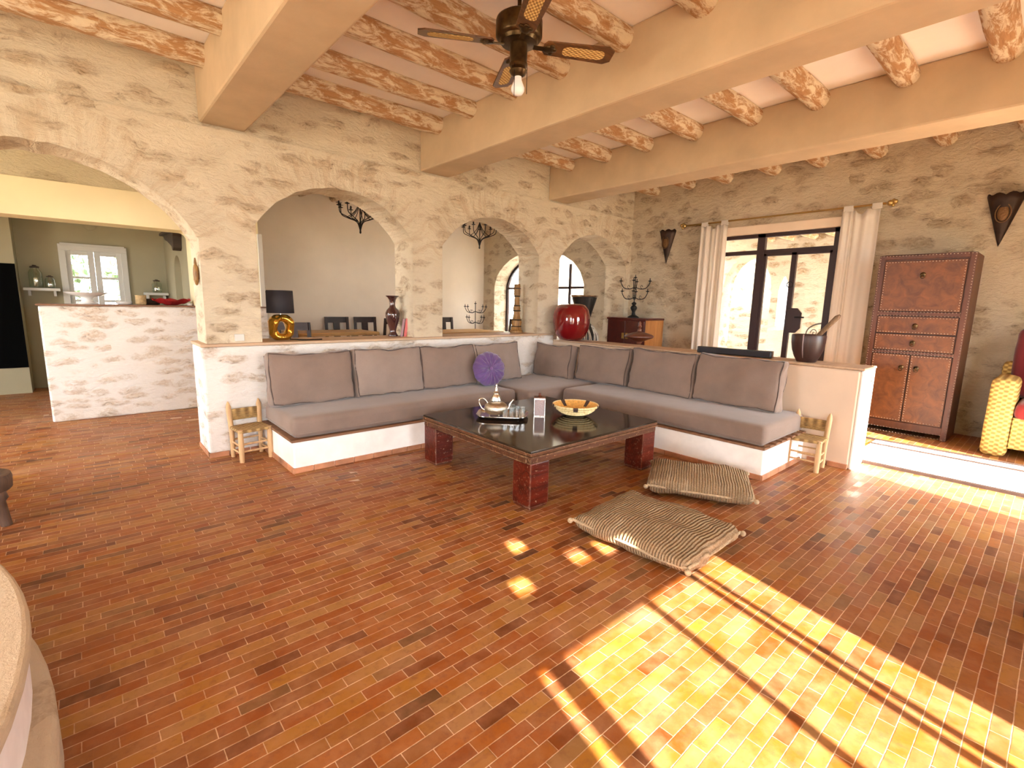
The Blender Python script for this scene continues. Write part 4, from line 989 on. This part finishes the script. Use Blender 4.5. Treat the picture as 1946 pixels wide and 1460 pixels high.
# ------------------------------------------------------------------ wicker armchair
wc = thing('wicker_armchair', 'yellow wicker armchair with dark red cushions at the right edge', 'armchair', (7.30, -.05, PZ))
def arm(y0, y1):
    b = MB(); b.soft(.86, y1-y0, .80, .06, 0, 2, 12, .004, 2, Matrix.Translation((0, (y0+y1)/2, .40))); return b
arm(.30, .50).out('arm', M_wicker, wc, smooth=60); arm(-.50, -.30).out('arm', M_wicker, wc, smooth=60)
MB().box(-.40, -.36, -.30, .30, .10, .42).out('front_panel', M_wicker, wc, bevel=.01); MB().box(-.36, .36, -.30, .30, .30, .40).out('seat_deck', M_wicker, wc)
b = MB(); b.soft(.16, .96, .92, .06, .02, 0, 12, .004, 3, Matrix.Translation((.36, 0, .47))); b.out('back_shell', M_wicker, wc, smooth=60)
b = MB(); b.soft(.72, .60, .16, .06, .03, 2, 14, .01, 5, Matrix.Translation((-.06, 0, .485))); b.out('seat_cushion', M_redcush, wc, smooth=70)
b = MB(); b.soft(.18, .80, .74, .07, .04, 0, 14, .012, 6, Matrix.Translation((.20, 0, .93)) @ Euler((0, .14, 0)).to_matrix().to_4x4()); b.out('back_cushion', M_redback, wc, smooth=70)
# ------------------------------------------------------------------ stool, hearth, dark furniture leg
st = thing('carved_stool', 'dark carved three-legged wooden stool at the left edge', 'stool', (-.67, 4.80, 0))
b = MB(); b.lathe([(.0005, .340), (.15, .345), (.185, .355), (.198, .35), (.205, .32), (.20, .25), (.185, .235), (.0005, .235)], 32); b.out('seat', M_stool, st, smooth=50)
for k in range(3):
    a = -.6+k*2.094; b = MB(); b.tube([(.145*math.cos(a), .145*math.sin(a), .24), (.165*math.cos(a), .165*math.sin(a), .19), (.16*math.cos(a), .16*math.sin(a), .17), (.185*math.cos(a), .185*math.sin(a), 0)], [.05, .045, .032, .030], 10); b.out('leg', M_stool, st, smooth=50)
def superell(cx, cy, rx, ry, n=72): return [(cx+rx*math.cos(a), cy+ry*math.sin(a)) for a in [2*PI*k/n for k in range(n)]]
he = thing('hearth', 'round two-tier plastered stone hearth at the lower left', 'hearth', (-1.5, 2.0, 0))
b = MB(); b.prism(superell(0, -.10, 1.325, 2.1), 0, .20); b.out('lower_tier', M_hearth, he, bevel=.03, seg=3)
b = MB(); b.prism(superell(0, .1, 1.255, 1.82), .20, .40); b.out('riser', M_hplast, he)
b = MB(); b.prism(superell(0, .1, 1.275, 1.85), .40, .45); b.out('top_slab', M_hearth, he, bevel=.022, seg=3); he['kind'] = 'thing'
sidet = thing('side_table', 'dark wooden table at the right edge, one foot showing', 'table', (3.965, -.21, 0))
for sx in (-1, 1):
    for sy in (-1, 1):
        b = MB(); b.tube([(sx*.30, sy*.14, 0), (sx*.30, sy*.14, .12), (sx*.29, sy*.13, .5)], [.022, .030, .026], 8); b.out('leg', M_darkwood, sidet, smooth=50)
MB().box(-.36, .36, -.19, .19, .5, .54).out('table_top', M_darkwood, sidet, bevel=.01)

# ------------------------------------------------------------------ ceiling fan
fn = thing('ceiling_fan', 'four-blade dark wood ceiling fan with cane insets and one bulb', 'ceiling fan', (2.37, 2.69, 3.30))
b = MB(); b.lathe([(.085, .40), (.085, .37), (.03, .33)], 24); b.out('canopy', M_bronze, fn, smooth=50); MB().tube([(0,0,.17), (0,0,.36)], .014, 10).out('downrod', M_bronze, fn)
b = MB(); b.lathe([(.05, .190), (.12, .185), (.150, .165), (.155, .150), (.155, .060), (.145, .045), (.130, .040), (.120, .020), (.06, .012), (.06, -.002)], 40); b.out('motor_housing', M_bronze, fn, smooth=40)
b = MB(); b.lathe([(.060, .0), (.058, -.10), (.062, -.105), (.062, -.115), (.050, -.125), (.055, -.14), (.060, -.15), (.050, -.17), (.026, -.185)], 28); b.out('light_kit', M_bronze, fn, smooth=40)
b = MB(); b.lathe([(.024, -.182), (.026, -.205), (.034, -.225), (.047, -.255), (.045, -.275), (.030, -.295), (.0005, -.302)], 24); b.out('bulb', M_bulb, fn, smooth=80)
for px, L in ((.062, .16), (-.05, .20)): MB().tube([(px, -.02, -.11), (px, -.02, -.12-L)], .0022, 5).out('pull_chain', M_iron, fn)
def blade_poly(r0, r1, w0, w1, n=6):
    p = [(r0, -w0)]; p += [(r1-.045, -w1), (r1, -w1*.62)]
    q = [(x, -y) for x, y in p][::-1]; mid = [(r0-.02, -w0*.5)]
    return p+q+[(r0-.02, w0*.5), (r0-.02, -w0*.5)]
for k in range(4):
    a = math.radians(60+90*k); e = Euler((math.radians(-12), 0, 0)).to_matrix().to_4x4(); Mz = Euler((0, 0, a)).to_matrix().to_4x4() @ Matrix.Translation((0, 0, .015)) @ e
    b = MB(); b.prism(blade_poly(.19, .665, .062, .080), -.004, .006, 'z', 0, Mz); bl = b.out('blade', M_fanw, fn, bevel=.002)
    me = MB(); me.prism(rr_poly(.30, .082, .036), -.0065, .0085, 'z', 0, Matrix.Identity(4)); ins = me.out('cane_inset', M_cane, bl)
    ins.matrix_local = Mz @ Matrix.Translation((.455, 0, 0))
    b = MB(); b.M = Mz; b.box(.10, .20, -.016, .016, -.012, -.004); b.ball((.205, 0, -.010), .034, sc=(1.2, 1, .25)); b.ball((.225, .03, -.010), .018, sc=(1, 1, .4)); b.ball((.225, -.03, -.010), .018, sc=(1, 1, .4)); b.ball((.245, 0, -.010), .018, sc=(1, 1, .4)); b.out('blade_bracket', M_bronze, bl, smooth=60)

# ------------------------------------------------------------------ dining area seen through the arches
DZ = .2
def chandelier(loc, top, label):
    t = thing('chandelier', label, 'chandelier', loc, 0, 'iron chandeliers over the dining tables')
    b = MB(); b.lathe([(.004, 0), (.018, .015), (.014, .06), (.020, .16), (.010, .22)], 10); b.tube([(0, 0, .2), (0, 0, top-loc[2])], .008, 6); b.out('stem', M_iron, t, smooth=50)
    for k in range(9):
        a = k*2*PI/9+.2; c, s = math.cos(a), math.sin(a); b = MB()
        b.tube(bez([(0, 0, .05), (.06*c, .06*s, .20), (.22*c, .22*s, .27), (.34*c, .34*s, .33), (.36*c, .36*s, .45)], 7), .008, 6)
        b.tube(bez([(0, 0, .55), (.07*c, .07*s, .40), (.16*c, .16*s, .31), (.22*c, .22*s, .27)], 5), .006, 5)
        ar = b.out('arm', M_iron, t, smooth=60)
        b = MB(); b.lathe([(.004, .44), (.040, .45), (.044, .458), (.014, .462), (.013, .52), (.0005, .525)], 10, (.36*c, .36*s, 0)); b.tube([(.31*c, .31*s, .49), (.41*c, .41*s, .49)], .005, 5); b.out('candle_cup', M_iron, ar)
chandelier((3.90, 8.60, 2.78), 3.70, 'black iron chandelier showing through the second arch'); chandelier((6.58, 8.60, 2.75), 3.70, 'black iron chandelier showing through the third arch')
def plank_table(x0, x1, y0, y1, label):
    t = thing('dining_table', label, 'dining table', ((x0+x1)/2, (y0+y1)/2, DZ), 0, 'plank dining tables')
    hx, hy = (x1-x0)/2, (y1-y0)/2; n = 4
    for i in range(n): MB().box(-hx, hx, -hy+2*hy*i/n+.003, -hy+2*hy*(i+1)/n-.003, .785, .84).out('plank', [M_plank], t, bevel=.006)
    b = MB(); m = 24; P = [(-hx+2*hx*i/m, -hy-.012+.014*noise.noise(Vector((i*.9, hx, 0)))) for i in range(m+1)]
    b.prism(P+[(hx, -hy+.02), (-hx, -hy+.02)], .782, .828); b.out('live_edge', M_plank_e, t)
    for sx in (-1, 1):
        for sy in (-1, 1): MB().box(sx*(hx-.15)-.05, sx*(hx-.15)+.05, sy*(hy-.12)-.05, sy*(hy-.12)+.05, 0, .785).out('leg', M_darkwood, t)
plank_table(2.45, 4.12, 8.40, 9.25, 'honey plank dining table with live edge behind the vase'); plank_table(4.75, 6.55, 7.70, 8.70, 'honey plank dining table seen low through the third arch')
def dchair(loc, rz, label, h=1.03):     # faces local -Y
    t = thing('dining_chair', label, 'dining chair', loc, rz, 'dark dining chairs'); w = .22
    for sx in (-1, 1):
        MB().box(sx*w-.022, sx*w+.022, -.20, -.156, 0, .45).out('leg', M_darkwood, t)
        b = MB(); b.prism([(.16, 0), (.205, 0), (.205, .45), (.25, h), (.215, h), (.16, .45)], sx*w-.025, sx*w+.025, 'x'); b.out('leg', M_darkwood, t)
    MB().box(-w-.02, w+.02, -.21, .20, .44, .49).out('seat', M_darkwood, t, bevel=.01)
    b = MB(); b.M = Matrix.Translation((0, .21, .47)) @ Euler((-.08, 0, 0)).to_matrix().to_4x4(); b.box(-w, w, -.012, .012, .475, h-.47); b.box(-.065, .065, -.010, .010, .0, .48); b.box(-w, w, -.012, .012, .08, .13); b.out('backrest', M_darkwood, t)
    return t
c0 = dchair((3.94, 9.70, DZ), 0, 'dark dining chair against the far wall, left one of the pair', 1.06)
dup(c0, (4.55, 9.70, DZ), 0, 'dark dining chair against the far wall, right one behind the vase')
dup(c0, (4.40, 8.85, DZ), -1.45, 'dark dining chair at the right end of the plank table, beside the vase')
dup(c0, (6.38, 9.45, DZ), 0, 'dark dining chair showing at the left edge of the third arch')
dup(c0, (7.35, 8.35, DZ), -1.35, 'dark dining chair beside the arched dining window')
dup(c0, (2.52, 7.85, DZ), 2.5, 'black dining chair behind the gold lamp')
candelabra((6.75, 8.95, DZ), 'tall black iron candelabra standing beyond the third arch', 1.39, [(.98, .24, 4, .3), (1.22, .29, 4, .3)], 'tripod', 0, 'floor_candelabra')
la = thing('iron_lantern', 'black iron lantern with glass jar behind the gold lamp', 'lantern', (2.17, 8.45, 1.477))
b = MB()
for sx in (-1, 1):
    for sy in (-1, 1): b.box(sx*.07-.008, sx*.07+.008, sy*.07-.008, sy*.07+.008, 0, .24)
for z in (0, .10, .22):
    for s in (-1, 1): b.box(-.078, .078, s*.07-.008, s*.07+.008, z, z+.016); b.box(s*.07-.008, s*.07+.008, -.078, .078, z, z+.016)
b.out('frame', M_iron, la)
b = MB(); b.lathe([(.05, .12), (.06, .16), (.06, .30), (.04, .36), (.045, .39)], 16, caps=False); b.out('glass_jar', M_jar, la, smooth=60); b = MB(); b.lathe([(.05, .39), (.052, .41), (.02, .44), (.0005, .46)], 14); b.out('lid', M_iron, la)

# ------------------------------------------------------------------ kitchen things
mk = MB(); mk.ball((0, 0, 0), .05, sc=(.5, .55, 2.2)); mk.ball((0, -.015, .03), .032, sc=(.7, .7, 2.2)); mk.tube([(0, 0, .10), (0, 0, .155)], [.014, .006], 8); mk.tube([(0, -.02, -.06), (0, -.03, .0), (0, -.02, .07)], [.012, .02, .010], 8)
o = mk.out('carved_mask', M_mask, loc=(.885, 5.70, 1.82), smooth=50); tag(o, 'slim carved wooden mask hanging on the pillar beside the kitchen arch', 'mask')
KZ = 1.476
cp = thing('compote_bowl', 'white ceramic footed bowl on the kitchen counter', 'bowl', (.085, 8.48, KZ)); cp.scale = (1.45, 1.45, 1.15)
b = MB(); b.lathe([(.075, 0), (.078, .012), (.045, .03), (.035, .055), (.05, .08), (.10, .095), (.15, .125), (.155, .132), (.148, .130), (.09, .105), (.0005, .098)], 32); b.out('bowl', M_ceram, cp, smooth=60)
b = MB(); b.lathe([(.06, .0), (.085, .01), (.09, .04), (.083, .04), (.055, .015), (.0005, .012)], 24); o = b.out('small_dish', M_ceram, loc=(.46, 8.50, KZ), smooth=60); tag(o, 'small white dish in front of the kitchen window', 'dish')
b = MB(); b.lathe([(.05, 0), (.062, .02), (.060, .11), (.065, .13), (.056, .13), (.05, .02), (.0005, .015)], 20); o = b.out('woven_pot', M_straw, loc=(.64, 8.42, KZ), smooth=60); tag(o, 'small woven straw pot on the kitchen counter', 'pot')
b = MB(); b.lathe([(.07, 0), (.12, .04), (.15, .085), (.143, .085), (.10, .03), (.0005, .02)], 24); o = b.out('wooden_bowl', M_corbel, loc=(.78, 8.62, KZ), smooth=60); tag(o, 'brown wooden bowl on the counter left of the red bowl', 'bowl')
b = MB(); n = 40; rs = []
for r, z in ((.06, 0), (.10, .02), (.16, .055), (.20, .080), (.193, .080), (.14, .04), (.0005, .015)):
    rs.append([b.v((r*math.cos(2*PI*k/n)*1.15, r*math.sin(2*PI*k/n)*.7, z+.018*math.sin(2*PI*k/n*5)*(r > .12))) for k in range(n)])
for A, Bq in zip(rs[:-1], rs[1:]):
    for k in range(n): b.f([A[k], A[(k+1) % n], Bq[(k+1) % n], Bq[k]])
b.f(rs[0][::-1]); o = b.out('red_bowl', M_redbowl, loc=(.99, 8.46, KZ), smooth=60); tag(o, 'wavy red bowl on the kitchen counter', 'bowl')
b = MB(); b.lathe([(.03, 0), (.036, .02), (.036, .03), (.0005, .03)], 16); o = b.out('glass_coaster', M_ceram, loc=(1.20, 8.42, KZ), smooth=60); tag(o, 'small pale dish at the right end of the kitchen counter', 'dish')
def shelf(x0, x1, z, lab):
    t = thing('wall_shelf', lab, 'shelf', ((x0+x1)/2, 11.38, z), 0, 'white kitchen shelves'); MB().box((x0-x1)/2, (x1-x0)/2, -.16, .115, -.045, 0).out('board', M_whitep, t, bevel=.006)
    for s in (-1, 1): MB().box(s*(x1-x0)*.35-.015, s*(x1-x0)*.35+.015, -.08, .115, -.13, -.045).out('bracket', M_whitep, t)
shelf(-.66, -.22, 1.69, 'white shelf left of the kitchen window holding glass jars'); shelf(.92, 1.28, 1.66, 'white shelf right of the kitchen window')
def jar(x, y, z, r, h, lab):
    t = thing('glass_jar', lab, 'jar', (x, y, z+.001), 0, 'glass jars on the kitchen shelves')
    b = MB(); b.lathe([(r*.9, 0), (r, .02), (r, h*.68), (r*.6, h*.82), (r*.6, h*.88)], 18, caps=False); b.lathe([(.0005, .002), (r*.9, .002)], 18, caps=False); b.out('jar', M_jar, t, smooth=50); b = MB(); b.lathe([(r*.68, h*.87), (r*.70, h*.93), (r*.3, h*.96), (r*.28, h), (.0005, h)], 16); b.out('lid', M_corbel, t)
jar(-.50, 11.36, 1.69, .085, .37, 'tall glass jar with dark lid on the left kitchen shelf'); jar(-.33, 11.37, 1.69, .065, .21, 'short glass jar with dark lid on the left kitchen shelf'); jar(1.12, 11.34, 1.66, .075, .24, 'squat glass jar on the right kitchen shelf')
co = thing('wall_corbel', 'small dark carved bracket high on the right kitchen wall', 'bracket', (1.299, 9.85, 2.35))
b = MB(); b.prism([(.55, .26), (-.55, .26), (-.50, .18), (-.45, .0), (-.38, -.04), (-.30, .03), (-.1, .08), (.15, .14), (.40, .18)], -.12, 0, 'x'); b.out('bracket', M_corbel, co, bevel=.01); MB().box(-.17, 0, -.60, .60, .26, .30).out('shelf_top', M_corbel, co, bevel=.006)
o = MB().box(-1.9, -.70, 10.985, 11.0, .42, 2.05).out('oven_niche', M_black); tag(o, 'tall black opening in the kitchen chimney wall', 'fireplace')
b = MB(); b.lathe([(.085, 0), (.085, .02), (.06, .035), (.0005, .037)], 24, (0,0,0), 0, Euler((PI/2, 0, 0)).to_matrix().to_4x4()); o = b.out('smoke_detector', M_kit, loc=(.26, 11.499, 2.79), smooth=50); tag(o, 'round detector disc above the kitchen window', 'detector')
o = MB().cbox((0, 0, 0), (.09, .012, .07)).out('wall_socket', M_whitep, loc=(1.20, 5.574, 1.20), bevel=.004); tag(o, 'small white socket at the foot of the pillar, left of the gold lamp', 'socket')
hk = MB().tube(bez([(0, 0, 0), (0, -.03, .0), (0, -.04, -.02), (0, -.03, -.035)]), .008, 8).out('wall_hook', M_silver, loc=(5.90, 1.27, .95), smooth=60); tag(hk, 'small metal hook near the top of the right low wall end', 'hook')

# ------------------------------------------------------------------ wrought iron chair out on the terrace
ic = thing('iron_terrace_chair', 'ornate black wrought-iron chair outside behind the mortar', 'chair', (9.1, 2.70, .10), .1); ic.scale = (1.1, 1.1, 1.36)
for sx in (-1, 1):
    for sy in (-1, 1): MB().tube([(sx*.21, sy*.21, 0), (sx*.20, sy*.20, .45)], .011, 6).out('leg', M_iron, ic)
b = MB()
for i in range(9): b.box(-.22, .22, -.21+.0525*i-.008, -.21+.0525*i+.008, .445, .455)
b.out('seat', M_iron, ic)
b = MB(); b.M = Matrix.Translation((.20, 0, .45)); pts = [(0, -.21, 0), (0, -.22, .35), (0, -.15, .46), (0, 0, .50), (0, .15, .46), (0, .22, .35), (0, .21, 0)]
b.tube(bez(pts, 5), .010, 6)
for y in (-.14, -.07, 0, .07, .14): b.tube([(0, y, 0), (0, y, .36)], .006, 5)
for y in (-.11, .11): b.tube([(0, y+.05*(1-t/9)*math.cos(t), .38+.05*(1-t/9)*math.sin(t)) for t in [i*.5 for i in range(18)]], .006, 5)
b.ball((0, 0, .53), .022); b.out('backrest', M_iron, ic)
for sx in (-1, 1): MB().tube(bez([(.20, sx*.22, .68), (-.05, sx*.23, .70), (-.20, sx*.22, .66), (-.20, sx*.21, .45)], 5), .010, 6).out('armrest', M_iron, ic)
